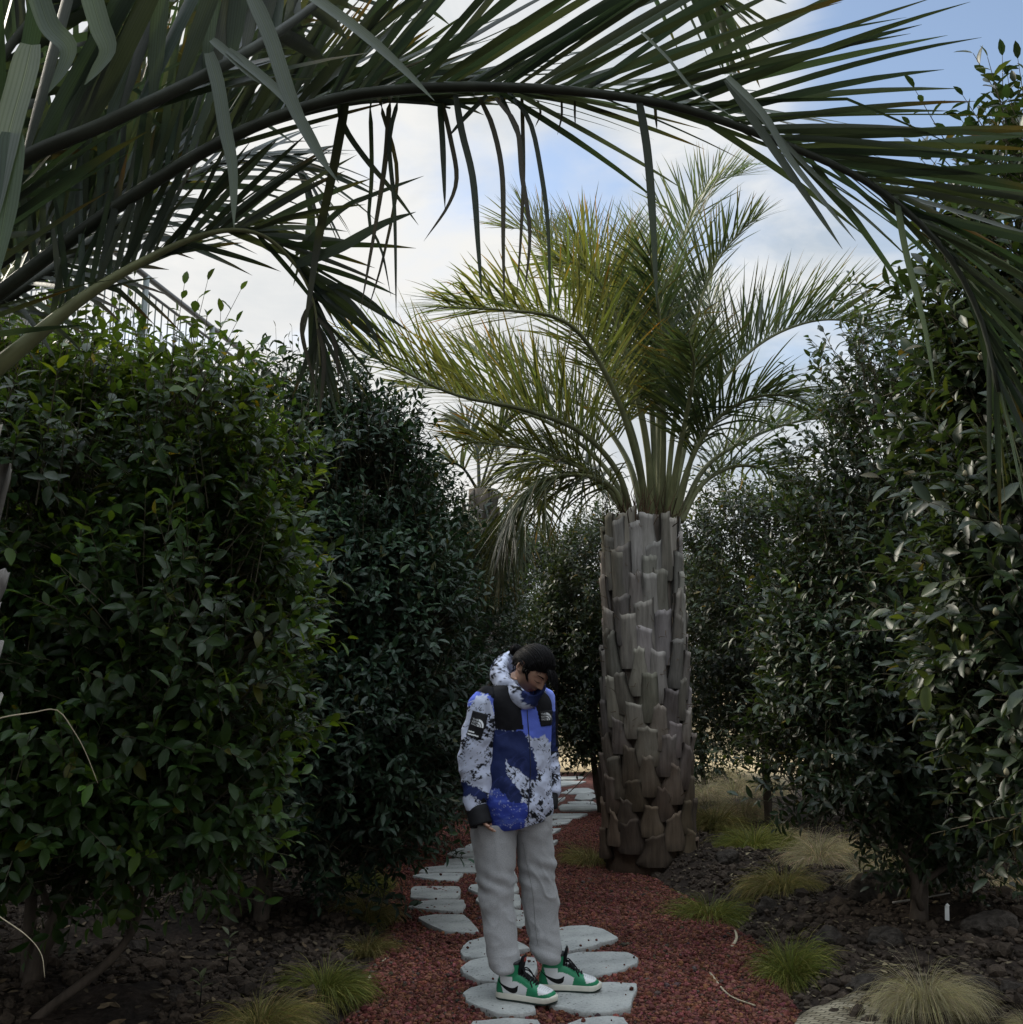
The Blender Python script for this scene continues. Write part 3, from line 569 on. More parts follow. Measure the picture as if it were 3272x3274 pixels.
# ---- the near palm whose trunk stands just outside the left edge, its fronds arching overhead
NY = 2.45; nb_ = np.array([-1.60, NY, 0.0]); nb_[2] = gz(nb_[0], nb_[1]) - .03
npalm = empty('palm_tree', nb_); tag(npalm, 'near palm at the left edge with dark fronds arching over the whole top', 'palm tree')
palm_trunk(npalm, np.zeros(3), 1.95, .3, .27, 12, 8, BOOT, 8, (.17, .3), .07)
def nf(px): return np.array([dd(u, v, y) for u, v, y in px]) - nb_
def nr(px, hw, tc=(1, 1, 1)): return (np.array([dd(u, v, y) for u, v, y in px]) - nb_, hw, tc)
N0 = (-230, 760, 2.45)
GREY = (2.5, 2.2, 2.5); DK = (.6, .6, .6); BRN = (.95, .6, .55)
hang = [  # dead and drooping leaflets hanging below the arch: display pixels + depth
 nr([(905, 185, 2.25), (930, 240, 2.25), (948, 330, 2.25), (950, 470, 2.25), (952, 580, 2.25)], .0065, BRN),
 nr([(860, 180, 2.25), (872, 250, 2.25), (893, 340, 2.25), (903, 470, 2.25), (910, 565, 2.25)], .0085, DK),
 nr([(935, 185, 2.2), (975, 240, 2.2), (985, 330, 2.2), (1000, 440, 2.2), (990, 560, 2.2)], .006, BRN),
 nr([(945, 180, 2.25), (980, 260, 2.25), (990, 305, 2.25), (985, 305, 2.25)], .006, DK),
 nr([(960, 175, 2.25), (1000, 230, 2.25), (1022, 330, 2.25), (1035, 440, 2.25), (1038, 600, 2.25)], .006, DK),
 nr([(985, 180, 2.3), (988, 320, 2.3), (983, 450, 2.3), (975, 560, 2.3)], .005, BRN),
 nr([(1205, 185, 2.2), (1222, 290, 2.2), (1232, 420, 2.2), (1240, 580, 2.2)], .010, DK),
 nr([(830, 195, 2.3), (835, 260, 2.3), (838, 330, 2.3), (840, 395, 2.3)], .0075, DK),
 nr([(835, 195, 2.3), (850, 260, 2.3), (862, 335, 2.3), (845, 390, 2.3), (800, 455, 2.3)], .006, BRN),
 nr([(920, 180, 2.3), (880, 220, 2.3), (845, 260, 2.3)], .007, DK),
 nr([(752, 168, 2.25), (750, 195, 2.4), (735, 270, 2.4), (745, 400, 2.4), (748, 600, 2.4)], .006, DK),
 nr([(704, 178, 2.25), (700, 205, 2.4), (702, 330, 2.5), (697, 420, 2.5), (720, 470, 2.5), (738, 560, 2.5)], .006, DK),
 nr([(742, 172, 2.25), (735, 200, 2.4), (728, 300, 2.4), (710, 420, 2.4), (680, 590, 2.4)], .007, BRN),
 nr([(716, 176, 2.25), (720, 205, 2.4), (750, 330, 2.5), (725, 480, 2.5), (690, 600, 2.5)], .0055, BRN),
 nr([(1370, 150, 2.1), (1430, 240, 2.1), (1500, 340, 2.1), (1590, 470, 2.1)], .011, (1.0, .95, .9)),
 nr([(1372, 145, 2.0), (1440, 215, 2.0), (1490, 300, 2.0), (1570, 400, 2.0), (1615, 455, 2.0)], .0085, GREY),
 nr([(1370, 150, 2.05), (1480, 270, 2.05), (1560, 350, 2.05), (1685, 455, 2.05)], .006, (1.2, 1.1, 1.0)),
 nr([(1690, 370, 2.2), (1710, 480, 2.2), (1745, 620, 2.2), (1765, 740, 2.2)], .008, (1.5, 1.5, 1.2)),
 nr([(1015, 190, 2.3), (1020, 215, 2.3), (1010, 240, 2.3)], .003, BRN), nr([(1060, 190, 2.3), (1060, 220, 2.3), (1052, 255, 2.3)], .003, BRN), nr([(1085, 190, 2.3), (1085, 215, 2.3), (1086, 238, 2.3)], .003, BRN), nr([(1236, 195, 2.3), (1238, 225, 2.3), (1240, 245, 2.3)], .004, BRN),
 nr([(1210, 60, 2.0), (1260, 110, 2.0), (1310, 170, 2.0), (1390, 225, 2.0)], .004, GREY),
]
hang += [nr([(655, 185, 2.3), (628, 330, 2.4), (602, 450, 2.5), (585, 560, 2.5), (572, 640, 2.5)], .0125, (.8, .62, .55)), nr([(640, 190, 2.3), (650, 240, 2.35), (690, 300, 2.4), (745, 365, 2.45), (790, 425, 2.5)], .008, DK)]
hangE = [nr([(560, 500, 2.55), (640, 470, 2.5), (720, 425, 2.45), (785, 400, 2.4)], .017, (.9, .9, .85)), nr([(560, 480, 2.6), (640, 400, 2.55), (700, 370, 2.5), (800, 332, 2.45)], .010, (.9, .9, .85)), nr([(590, 560, 2.6), (640, 540, 2.6), (700, 570, 2.6), (745, 612, 2.6)], .009, DK), nr([(585, 540, 2.6), (650, 560, 2.6), (700, 620, 2.6), (725, 680, 2.6)], .007, DK), nr([(600, 600, 2.6), (630, 640, 2.6), (640, 720, 2.6)], .006, BRN), nr([(596, 560, 2.6), (570, 620, 2.6), (600, 745, 2.6)], .006, BRN), nr([(600, 620, 2.6), (612, 680, 2.6), (603, 790, 2.6)], .006, BRN)]
hangA = [
 nr([(395, 100, 1.6), (412, 160, 1.6), (425, 240, 1.6), (440, 320, 1.6), (442, 430, 1.6)], .012, (2.2, 2.0, 2.2)),
 nr([(400, 75, 1.6), (440, 110, 1.6), (470, 140, 1.6), (495, 160, 1.6)], .008, GREY),
 nr([(430, 95, 1.6), (500, 150, 1.6), (560, 210, 1.6), (620, 310, 1.6)], .009, GREY),
 nr([(470, -20, 1.5), (510, 70, 1.5), (550, 190, 1.5), (600, 290, 1.5), (640, 345, 1.5)], .013, (1.9, 1.7, 1.9)),
 nr([(570, -20, 1.5), (680, 60, 1.5), (760, 130, 1.5), (820, 190, 1.5)], .010, (2.4, 2.1, 2.3)),
 nr([(60, 85, 1.3), (45, 150, 1.3), (15, 260, 1.3), (-10, 390, 1.3), (-30, 480, 1.3)], .021, GREY),
 nr([(25, 250, 1.3), (20, 330, 1.3), (5, 430, 1.3), (-20, 560, 1.3)], .02, (1.1, 1.2, 1.1)),
 nr([(70, -20, 1.5), (95, 50, 1.5), (130, 90, 1.5), (120, 130, 1.5), (92, 175, 1.5)], .018, (1.5, 1.5, 1.4)),
 nr([(170, -20, 1.5), (190, 50, 1.5), (205, 95, 1.5), (185, 130, 1.5), (160, 160, 1.5)], .018, (1.5, 1.5, 1.4)),
]
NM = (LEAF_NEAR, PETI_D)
upZ = np.array([0, .12, 1.])
# big near frond, top left
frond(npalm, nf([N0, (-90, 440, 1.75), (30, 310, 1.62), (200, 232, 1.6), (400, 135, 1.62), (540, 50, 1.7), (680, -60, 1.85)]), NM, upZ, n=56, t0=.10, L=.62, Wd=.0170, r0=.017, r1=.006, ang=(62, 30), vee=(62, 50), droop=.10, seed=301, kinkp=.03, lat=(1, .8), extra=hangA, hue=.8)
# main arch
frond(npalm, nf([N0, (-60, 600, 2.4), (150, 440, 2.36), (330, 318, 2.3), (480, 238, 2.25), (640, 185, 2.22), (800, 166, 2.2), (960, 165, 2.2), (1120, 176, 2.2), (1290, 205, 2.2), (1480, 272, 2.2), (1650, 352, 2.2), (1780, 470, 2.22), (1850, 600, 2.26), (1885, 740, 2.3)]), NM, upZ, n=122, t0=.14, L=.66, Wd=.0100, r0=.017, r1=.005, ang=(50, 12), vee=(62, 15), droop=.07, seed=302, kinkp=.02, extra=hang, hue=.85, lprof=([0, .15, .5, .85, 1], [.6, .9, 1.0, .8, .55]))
# second long frond ending over the path
frond(npalm, nf([N0, (-60, 545, 2.6), (130, 415, 2.6), (300, 322, 2.6), (430, 262, 2.6), (560, 218, 2.6), (690, 192, 2.6), (800, 195, 2.6), (850, 204, 2.6)]), NM, upZ, n=80, t0=.26, L=.5, Wd=.0112, r0=.024, r1=.004, ang=(58, 10), vee=(68, 60), droop=.06, seed=303, hue=.95)
# third, arching down behind
frond(npalm, nf([N0, (-60, 610, 2.8), (110, 500, 2.85), (260, 395, 2.9), (390, 320, 2.95), (490, 290, 3.0), (560, 310, 3.05), (590, 380, 3.1), (585, 440, 3.15)]), NM, upZ, n=50, t0=.3, L=.46, Wd=.0105, r0=.026, r1=.004, ang=(66, 30), vee=(-8, -15), droop=.12, seed=304, hue=.85)
# low pale petiole frond drooping at its tip
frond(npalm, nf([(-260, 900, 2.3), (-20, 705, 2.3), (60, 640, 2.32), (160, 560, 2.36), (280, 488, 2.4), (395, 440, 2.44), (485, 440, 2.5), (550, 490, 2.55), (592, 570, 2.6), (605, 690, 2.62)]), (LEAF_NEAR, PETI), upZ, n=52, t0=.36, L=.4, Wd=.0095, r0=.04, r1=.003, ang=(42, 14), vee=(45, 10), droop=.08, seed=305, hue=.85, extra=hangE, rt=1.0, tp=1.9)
# short green frond rising behind the first ones
frond(npalm, nf([N0, (-40, 580, 3.1), (60, 480, 3.2), (150, 420, 3.3), (240, 330, 3.35), (320, 230, 3.4), (390, 130, 3.4)]), (LEAF_MAIN, PETI), upZ, n=48, t0=.4, L=.5, Wd=.016, r0=.02, r1=.004, ang=(58, 20), vee=(25, 10), droop=.1, seed=306, hue=.45, rt=1.1)
# far side fronds seen through the gaps
frond(npalm, nf([N0, (-60, 520, 3.4), (20, 440, 3.6), (110, 380, 3.8), (210, 360, 4.0), (300, 400, 4.1)]), NM, upZ, n=44, t0=.25, L=.4, Wd=.006, r0=.016, r1=.004, ang=(64, 25), vee=(30, 10), droop=.12, seed=307, hue=1.1)
frond(npalm, nf([N0, (-150, 420, 2.2), (-60, 220, 2.1), (40, 60, 2.05), (160, -60, 2.05)]), NM, upZ, n=40, t0=.3, L=.5, Wd=.014, r0=.02, r1=.004, ang=(62, 25), vee=(35, 20), droop=.14, seed=309, hue=.75)
frond(npalm, nf([N0, (-60, 450, 2.9), (150, 230, 2.9), (400, 60, 2.9), (640, -30, 2.9), (860, -60, 2.9)]), NM, upZ, n=50, t0=.25, L=.5, Wd=.012, r0=.022, r1=.004, ang=(62, 25), vee=(40, 20), droop=.12, seed=311, hue=.9)
# frond from overhead, upper middle
frond(npalm, nf([(-120, 420, 2.4), (300, -60, 2.6), (700, -220, 2.7), (1050, -230, 2.7), (1230, -120, 2.7), (1370, 20, 2.7)]), NM, upZ, n=56, t0=.45, L=.62, Wd=.017, r0=.022, r1=.004, ang=(60, 22), vee=(10, -5), droop=.10, seed=310, hue=1.5)
# ---- grey palm far behind the left shrubs
FY = 12.5; fb = gd(905, 1480, 0); fb = np.array([dd(905, 1200, FY)[0], FY, 0.0])
fpalm = empty('palm_tree', fb); tag(fpalm, 'slim grey palm trunk half hidden behind the left shrubs with a ragged fan of fronds', 'palm tree')
ft = dd(905, 925, FY) - fb
palm_trunk(fpalm, np.zeros(3), ft[2], .24, .17, 14, 7, BOOT, 12, (.13, .3), .06)
for k, (px, dy, dr) in enumerate([([(905, 930), (950, 880), (1020, 865), (1090, 880), (1140, 930)], -.6, .2), ([(905, 930), (945, 860), (1000, 830), (1070, 840)], .5, .15), ([(905, 930), (900, 850), (880, 800), (850, 790)], .4, .15), ([(905, 930), (930, 850), (960, 790), (1000, 770)], -.2, .1), ([(905, 930), (870, 880), (830, 880), (800, 920)], -.4, .2),
   ([(905, 930), (935, 925), (965, 965), (970, 1050)], -.5, .3), ([(905, 930), (890, 960), (880, 1020), (878, 1090)], -.5, .3), ([(905, 930), (920, 970), (925, 1040), (922, 1120)], -.6, .3), ([(905, 930), (960, 900), (1010, 930), (1035, 1000)], .4, .3)]):
    frond(fpalm, np.array([dd(u, v, FY + dy * i / 3) for i, (u, v) in enumerate(px)]) - fb, (LEAF_FAR, PETI_D), n=34, t0=.3, L=.6, Wd=.016, r0=.022, r1=.005, ang=(50, 15), vee=(20, 0), droop=dr, seed=400 + k)
# ------------------------------------------------------------------ shrubs
CAM_A = leaf_mat('camellia_leaf_left', (.023, .052, .012), (.15, .24, .025), .2, .42, .30, .5, 1.2)
CAM_B = leaf_mat('shrub_leaf_bluish', (.022, .048, .026), (.07, .13, .035), .12, .46, .35, .4, 1.2)
CAM_C = leaf_mat('camellia_leaf_right', (.024, .043, .019), (.10, .16, .03), .14, .42, .36, .4, 1.2)
CAM_F = leaf_mat('shrub_leaf_distant', (.028, .046, .022), (.12, .17, .04), .18, .45, .4, .5, .8)
TWIG = plain_mat('twig_bark', (.08, .07, .045), .8, .25, 30, .3, 0)
BUD = plain_mat('flower_bud_scale', (.24, .22, .14), .6, .3, 40, .2, 0)
def leaf_cloud(mb, P, D, N, L, ratio, tint, simple=False, curl=.18, fold=.16):
    n = len(P); D = norm(D); N = norm(N - D * (N * D).sum(1, keepdims=True)); Sd = np.cross(D, N)
    if simple:
        lx = np.array([0, .45, .45, 1.0]); wx = np.array([0, -.5, .5, 0]); zx = np.array([0, .07, .07, -curl]); f0 = [np.array([[0, 2, 3, 1]])]
    else:
        lx = np.array([0, .22, .5, .78, .22, .22, .5, .5, .78, .78, 1.0]); wx = np.array([0, 0, 0, 0, -.36, .36, -.5, .5, -.33, .33, 0])
        zx = -curl * lx ** 2 + fold * np.abs(wx)
        f0 = [np.array([[0, 1, 4], [0, 5, 1], [3, 10, 8], [3, 9, 10]]), np.array([[1, 2, 6, 4], [1, 5, 7, 2], [2, 3, 8, 6], [2, 7, 9, 3]])]
    W = L * ratio
    V = P[:, None] + D[:, None] * (lx[None] * L[:, None])[..., None] + Sd[:, None] * (wx[None] * W[:, None])[..., None] + N[:, None] * (zx[None] * L[:, None])[..., None]
    k = len(lx); off = (np.arange(n) * k)[:, None, None]
    mb.add(V, [(f[None] + off).reshape(-1, f.shape[1]) for f in f0], np.repeat(tint, k, 0))
def prism(mb, A, B, r0, r1):
    n = len(A); d = norm(B - A); u = norm(np.cross(d, np.array([.3, .2, 1.])));
    v = np.cross(d, u); a = np.array([0, 2.094, 4.189]); ring = u[:, None] * np.cos(a)[None, :, None] + v[:, None] * np.sin(a)[None, :, None]
    V = np.concatenate([A[:, None] + ring * r0, B[:, None] + ring * r1], 1); f = np.array([[0, 1, 4, 3], [1, 2, 5, 4], [2, 0, 3, 5]])
    mb.add(V.reshape(-1, 3), (f[None] + (np.arange(n) * 6)[:, None, None]).reshape(-1, 4))
def make_shrub(base, ells, ntw, L, ratio, mat, seed, trunks, label, cat='shrub', group=None, name='evergreen_shrub', simple=False, kper=8, twl=.26, sprigs=0, hue=(1, 1, 1), inner=.25, young=.04, shell=.16, sparse=.0):
    """base: world ground point; ells: (centre, radii, weight) in world coordinates"""
    r = np.random.default_rng(seed); base = np.asarray(base, float); root = empty(name, base); tag(root, label, cat, group)
    wts = np.array([e[2] if len(e) > 2 else e[1][0] * e[1][1] + e[1][0] * e[1][2] for e in ells]); wts = wts / wts.sum()
    cen = np.array([e[0] for e in ells]); rad = np.array([e[1] for e in ells])
    P, D = [], []
    while sum(map(len, P)) < ntw:
        m = ntw; k = r.choice(len(ells), m, p=wts); u = norm(r.normal(0, 1, (m, 3))); isin = r.random(m) < inner
        q = np.where(isin, r.random(m) ** .4, 1 - np.abs(r.normal(0, shell, m)))
        lump = 1 + .30 * fbm(u * 2.9 + k[:, None] * 5.1, 3, seed)
        p = cen[k] + u * rad[k] * (q * lump)[:, None]
        # drop twigs that sit deep inside another ellipsoid, and leave ragged gaps
        deep = np.zeros(m, bool)
        for e in range(len(ells)):
            deep |= (((p - cen[e]) / rad[e]) ** 2).sum(1) < .38
        keep = (~deep | (r.random(m) < .3)) & (fbm(p * 3.1, 2, seed + 9) > -.62 + sparse) & (p[:, 2] > base[2] + .12)
        P.append(p[keep]); D.append(norm(u[keep] * np.array([1, 1, .7]) + np.array([0, 0, .55]) + r.normal(0, .35, (keep.sum(), 3))))
    P = np.concatenate(P)[:ntw]; D = np.concatenate(D)[:ntw]
    Lt = r.uniform(.6, 1.3, ntw) * twl
    if sprigs:
        sp_ = []
        for _ in range(sprigs):
            k = r.choice(len(ells), p=wts); a = r.uniform(0, 6.28); f = r.uniform(.1, .97)
            sp_.append(cen[k] + rad[k] * np.array([f * math.cos(a), f * math.sin(a), math.sqrt(1 - f * f) * .9]))
        sp_ = np.array(sp_); P = np.concatenate([P, sp_]); D = np.concatenate([D, norm(np.array([0, 0, 1.]) + r.normal(0, .22, (sprigs, 3)) + .7 * (r.random((sprigs, 1)) < .45) * norm(sp_ - cen.mean(0)))]); Lt = np.concatenate([Lt, r.uniform(1.2, 2.3, sprigs) * twl]); 
    n = len(P); tips = P + D * Lt[:, None]
    mbt = MB(); prism(mbt, P - D * (.35 * Lt)[:, None], tips, .0035, .0012)
    # leaves along the twigs
    LP, LD, LN, LL, LT = [], [], [], [], []
    a0 = r.uniform(0, 6.28, n); U = norm(np.cross(D, np.array([.31, .17, .9]))); Vv = np.cross(D, U); yg = (r.random(n) < young)
    tw_t = r.uniform(.62, 1.2, (n, 1)) * np.c_[r.uniform(.85, 1.15, n), np.ones(n), r.uniform(.8, 1.2, n)]
    for k in range(kper):
        f = (k + r.uniform(.2, .8, n)) / kper; a = a0 + k * 2.4 + r.normal(0, .3, n); radial = U * np.cos(a)[:, None] + Vv * np.sin(a)[:, None]
        if k == kper - 1: f[:] = 1.0
        d = norm(D * (.35 + .55 * f[:, None]) + radial * (.95 if k < kper - 1 else .25) + np.array([0, 0, -.12]) + r.normal(0, .18, (n, 3)))
        nn = D + np.array([0, 0, .7]) + r.normal(0, .3, (n, 3))
        LP.append(P + D * (Lt * (.15 + .85 * f))[:, None]); LD.append(d); LN.append(nn); LL.append(L * r.uniform(.6, 1.15, n) * np.where(f < 1, 1, .8))
        tt = tw_t * r.uniform(.75, 1.2, (n, 1)); tt = np.where((r.random(n) < .015)[:, None], np.array([3.2, 1.5, 1.0]), tt); tt = np.where(yg[:, None] & (f > .45)[:, None], tt * np.array([2.3, 2.0, 1.2]), tt); LT.append(tt * np.array(hue))
    mb = MB(); leaf_cloud(mb, np.concatenate(LP) - base, np.concatenate(LD), np.concatenate(LN), np.concatenate(LL), ratio, np.concatenate(LT), simple)
    mb.build('crown', mat, root)
    # trunk and limbs reaching into the crown
    mb = MB(); mb2 = MB()
    for (b, tpt, r0) in trunks:
        b = np.asarray(b, float); tpt = np.asarray(tpt, float); m1 = b * .6 + tpt * .4 + r.normal(0, .05, 3); m2 = b * .25 + tpt * .75 + r.normal(0, .06, 3)
        Pt = spline([b + [0, 0, -.12], b, m1, m2, tpt], 18); tube(mb, Pt - base, np.linspace(1, .45, 18) * r0 * (1 + .06 * r.normal(0, 1, 18)), 9)
        for _ in range(7):
            i = r.integers(6, 17); k = r.choice(len(ells), p=wts); u = norm(r.normal(0, 1, 3)); q = cen[k] + u * rad[k] * .75
            Pl = spline([Pt[i], Pt[i] * .6 + q * .4 + [0, 0, .05], q], 9); tube(mb2, Pl - base, np.linspace(r0 * .38, .005, 9), 5, cap=False)
    tr = mb.build('trunk', BARK, root); mb2.build('branches', BARK, root)
    V = np.concatenate(mbt.V) - base; mbt.V = [V]; mbt.build('twigs', TWIG, root)
    return root
gA = gd(50, 1885, .05)
make_shrub(gA, [((-2.0, 4.35, 1.67), (1.0, .8, 1.04)), ((-1.36, 4.15, 1.42), (.48, .5, .72)), ((-2.7, 4.5, 1.8), (1.1, .8, .98)), ((-1.5, 4.4, 2.12), (.50, .5, .58)), ((-1.72, 4.05, .95), (.5, .45, .4)), ((-1.25, 4.1, .95), (.32, .35, .33))],
    5600, .077, .46, CAM_A, 11, [(gA, dd(200, 1480, 4.8), .045), (gA + [-.05, .1, 0], dd(120, 1250, 4.9), .03), (gd(60, 1931, .05), dd(380, 1480, 4.6), .022), (gd(-30, 1800, .05), dd(20, 1300, 4.9), .035)],
    'large glossy shrub with leaning bare stems filling the left edge under the arching fronds', 'shrub', sprigs=130, young=.14, sparse=.12, shell=.22)
gB = gd(492, 1745, .05)
make_shrub(gB, [((-1.36, 6.6, 2.0), (.70, .7, 1.48)), ((-.86, 6.4, 1.5), (.50, .55, 1.18)), ((-1.1, 6.2, 1.0), (.6, .5, .62)), ((-1.0, 6.6, 2.25), (.50, .5, .95))],
    5600, .074, .40, CAM_B, 12, [(gB, (-1.3, 6.6, 1.3), .055), (gd(430, 1745, .05), (-1.6, 6.6, 1.2), .035), (gd(405, 1740, .05), (-1.5, 6.5, 1.3), .03)],
    'tall dark bluish green shrub behind the left side of the person', 'shrub', sprigs=80, young=.02, sparse=.08, shell=.2)
make_shrub((-1.5, 9.2, 0), [((-1.3, 9.2, 1.9), (.95, .8, 1.75)), ((-.75, 9.0, 1.3), (.5, .5, 1.1)), ((-.36, 9.4, 1.75), (.30, .4, 1.25))], 3600, .07, .4, CAM_B, 13, [((-1.5, 9.2, 0), (-1.3, 9.2, 1.4), .05)],
    'dark shrub between the bluish left shrub and the slim grey palm', 'shrub', sprigs=16, simple=True, young=.0)
gF = gd(1735, 1768, .1)
make_shrub(gF, [((2.02, 5.85, 1.02), (.60, .5, .36)), ((2.5, 6.05, 2.2), (.74, .7, 1.35)), ((2.35, 5.9, 1.3), (.80, .55, .5)), ((2.08, 6.0, 1.75), (.50, .55, .75)), ((2.35, 5.8, .68), (.42, .42, .27))],
    4600, .070, .42, CAM_C, 14, [(gF, (2.45, 6.0, 1.3), .055), (gF + [.03, .02, .25], (2.75, 5.9, 1.0), .02), (gF + [.0, .02, .3], (2.0, 5.8, .8), .025)],
    'shrub on a short bare trunk in the dark mound at the right', 'shrub', sprigs=70, young=.05, sparse=.15, shell=.22)
gG = np.array([2.45, 3.7, .1])
G = make_shrub(gG, [((2.22, 3.72, 1.85), (.58, .6, 1.05)), ((2.3, 3.8, 2.75), (.52, .55, .85)), ((2.0, 3.65, 1.4), (.36, .4, .55))],
    3000, .090, .42, CAM_C, 15, [(gG, (2.3, 3.7, 1.6), .05)],
    'closest shrub at the right edge with big leathery leaves and round buds', 'shrub', sprigs=30, young=.05, twl=.3, hue=(1.0, .97, .95), sparse=.08)
r = np.random.default_rng(77); V0, F0 = ico(2)
for k in range(18):
    c = np.array([2.02, 3.65, 1.6]) + np.array([.62, .55, 1.3]) * norm(np.array([-r.uniform(.2, 1), -r.uniform(.3, 1), r.uniform(-.8, .8)])) * r.uniform(.9, 1.08)
    mb = MB(); s = r.uniform(.008, .012); V = V0 * np.array([1, 1, 1.25]) * s * (1 + .08 * vnoise(V0 * 4 + k, 3)[:, None]); V[:, 2] += .35 * s * np.clip(V0[:, 2], 0, 1) ** 3; mb.add(V + c - gG, F0); mb.build('flower_bud', BUD, G)
def simple_shrub(c, rad, seed, label, ntw=2600, L=.085, mat=CAM_F, **kw):
    c = np.asarray(c, float); rad = np.asarray(rad, float); b = np.array([c[0], c[1], gz(c[0], c[1])])
    rr = np.random.default_rng(seed); e = [(c, rad)]
    for _ in range(3): e.append((c + rad * rr.uniform(-.5, .5, 3), rad * rr.uniform(.45, .65)))
    return make_shrub(b, e, ntw, L, .42, mat, seed, [(b, c + [0, 0, -.2], .05)], label, simple=True, young=.02, **kw)
simple_shrub((2.75, 11.4, 2.25), (.95, .9, 1.55), 21, 'dense small leaved shrub just right of the big palm trunk, behind the tan grasses', 3800, sprigs=14)
simple_shrub((1.12, 13.2, 2.15), (.72, .7, 1.5), 22, 'shrub between the person and the big palm trunk, overhanging the far path', 3000, sprigs=8)
simple_shrub((3.4, 8.7, 1.9), (.75, .7, 1.35), 23, 'loose shrub behind the shrub with the short bare trunk', 2600, sprigs=22, sparse=.15)
far1 = simple_shrub((.2, 21.5, 2.3), (1.5, 1.0, 2.1), 24, 'far shrub closing the end of the stone path', 2600, L=.12, twl=.4)
far1.scale = (1.05, 1, 1.17); far1['group'] = 'shrubs at the far side of the garden'
WF = [((-3.4, 8.6), .3, .95, 'shrub behind the large left shrub, under the metal railing'), ((-4.2, 11.5), 1.2, 1.0, 'shrub under the railing, behind the others at the left'), ((-2.6, 13.5), 2.1, .95, 'shrub behind the slim grey palm on its left'),
  ((-1.5, 17.5), 2.9, .95, 'shrub far left of the path end'), ((-.85, 15.0), .8, .90, 'lower shrub beside the slim grey palm trunk'), ((3.0, 16.5), 3.6, .85, 'shrub far behind the big palm trunk on its right'), ((4.6, 13.0), 4.4, .9, 'shrub far behind the right hand shrubs'),
  ((4.8, 8.4), 5.2, .85, 'shrub behind the closest right shrub'), ((2.2, 21.0), 1.7, .85, 'far shrub right of the path end'), ((6.6, 11.0), 2.4, .95, 'outermost shrub at the far right'), ((-3.9, 20.0), .1, .95, 'outermost far shrub at the left')]
for (x, y), rz, sc, lb in WF:
    c = copy_tree(far1); a = rz; c.rotation_euler = (0, 0, a); c.scale = (sc,) * 3; c['label'] = lb; c.location = (x, y, gz(x, y))
# ------------------------------------------------------------------ grasses
G_GREEN = leaf_mat('grass_blade_green', (.13, .15, .035), (.22, .26, .05), .25, .6, .25, .3, 6)
G_TAN = leaf_mat('grass_blade_tan', (.50, .44, .29), (.5, .45, .28), .22, .7, .2, .3, 6)
G_OLIVE = leaf_mat('grass_blade_olive', (.17, .165, .06), (.25, .25, .08), .25, .65, .2, .3, 6)
def grass_mesh(name, n, rb, L, droop, hw, mat, seed, tips=None, sweep=(0, 0), lay=0.35):
    r = np.random.default_rng(seed); a = r.uniform(0, 6.28, n); q = rb * np.sqrt(r.random(n)); B = np.c_[q * np.cos(a), q * np.sin(a), np.full(n, -.01)]
    tilt = np.abs(r.normal(.0, lay, n)) + .75 * q / rb; a2 = a + r.normal(0, .5, n)
    D = norm(np.c_[np.sin(tilt) * np.cos(a2) + sweep[0], np.sin(tilt) * np.sin(a2) + sweep[1], np.cos(tilt)]); mb = MB()
    tn = r.uniform(.6, 1.3, (n, 1)) * np.c_[np.ones(n), r.uniform(.9, 1.1, n), r.uniform(.7, 1.1, n)]
    dry = r.random(n) < (tips or 0); tn[dry] *= np.array([1.9, 1.5, 1.9])
    N = np.cross(D, r.normal(0, 1, (n, 3)));
    leaflets(mb, B, D, N, L * r.uniform(.55, 1.2, n), hw * r.uniform(.7, 1.3, n), droop * r.uniform(.5, 1.5, n), 6, .1, None, tn, 'palm', seed)
    o = mb.build(name, mat); me = o.data; bpy.data.objects.remove(o); return me
GM = {'g': grass_mesh('grass_tuft', 1900, .085, .34, 1.8, .0016, G_GREEN, 1, .25), 'o': grass_mesh('grass_tuft', 1700, .10, .36, 1.8, .0016, G_OLIVE, 2, .4, (.1, -.1)),
      't': grass_mesh('grass_tuft', 2000, .09, .50, 2.0, .0013, G_TAN, 3, .1, (-.25, -.1)), 'T': grass_mesh('grass_tuft', 2400, .10, .62, 2.1, .0013, G_TAN, 4, .0, (-.1, -.2), .25)}
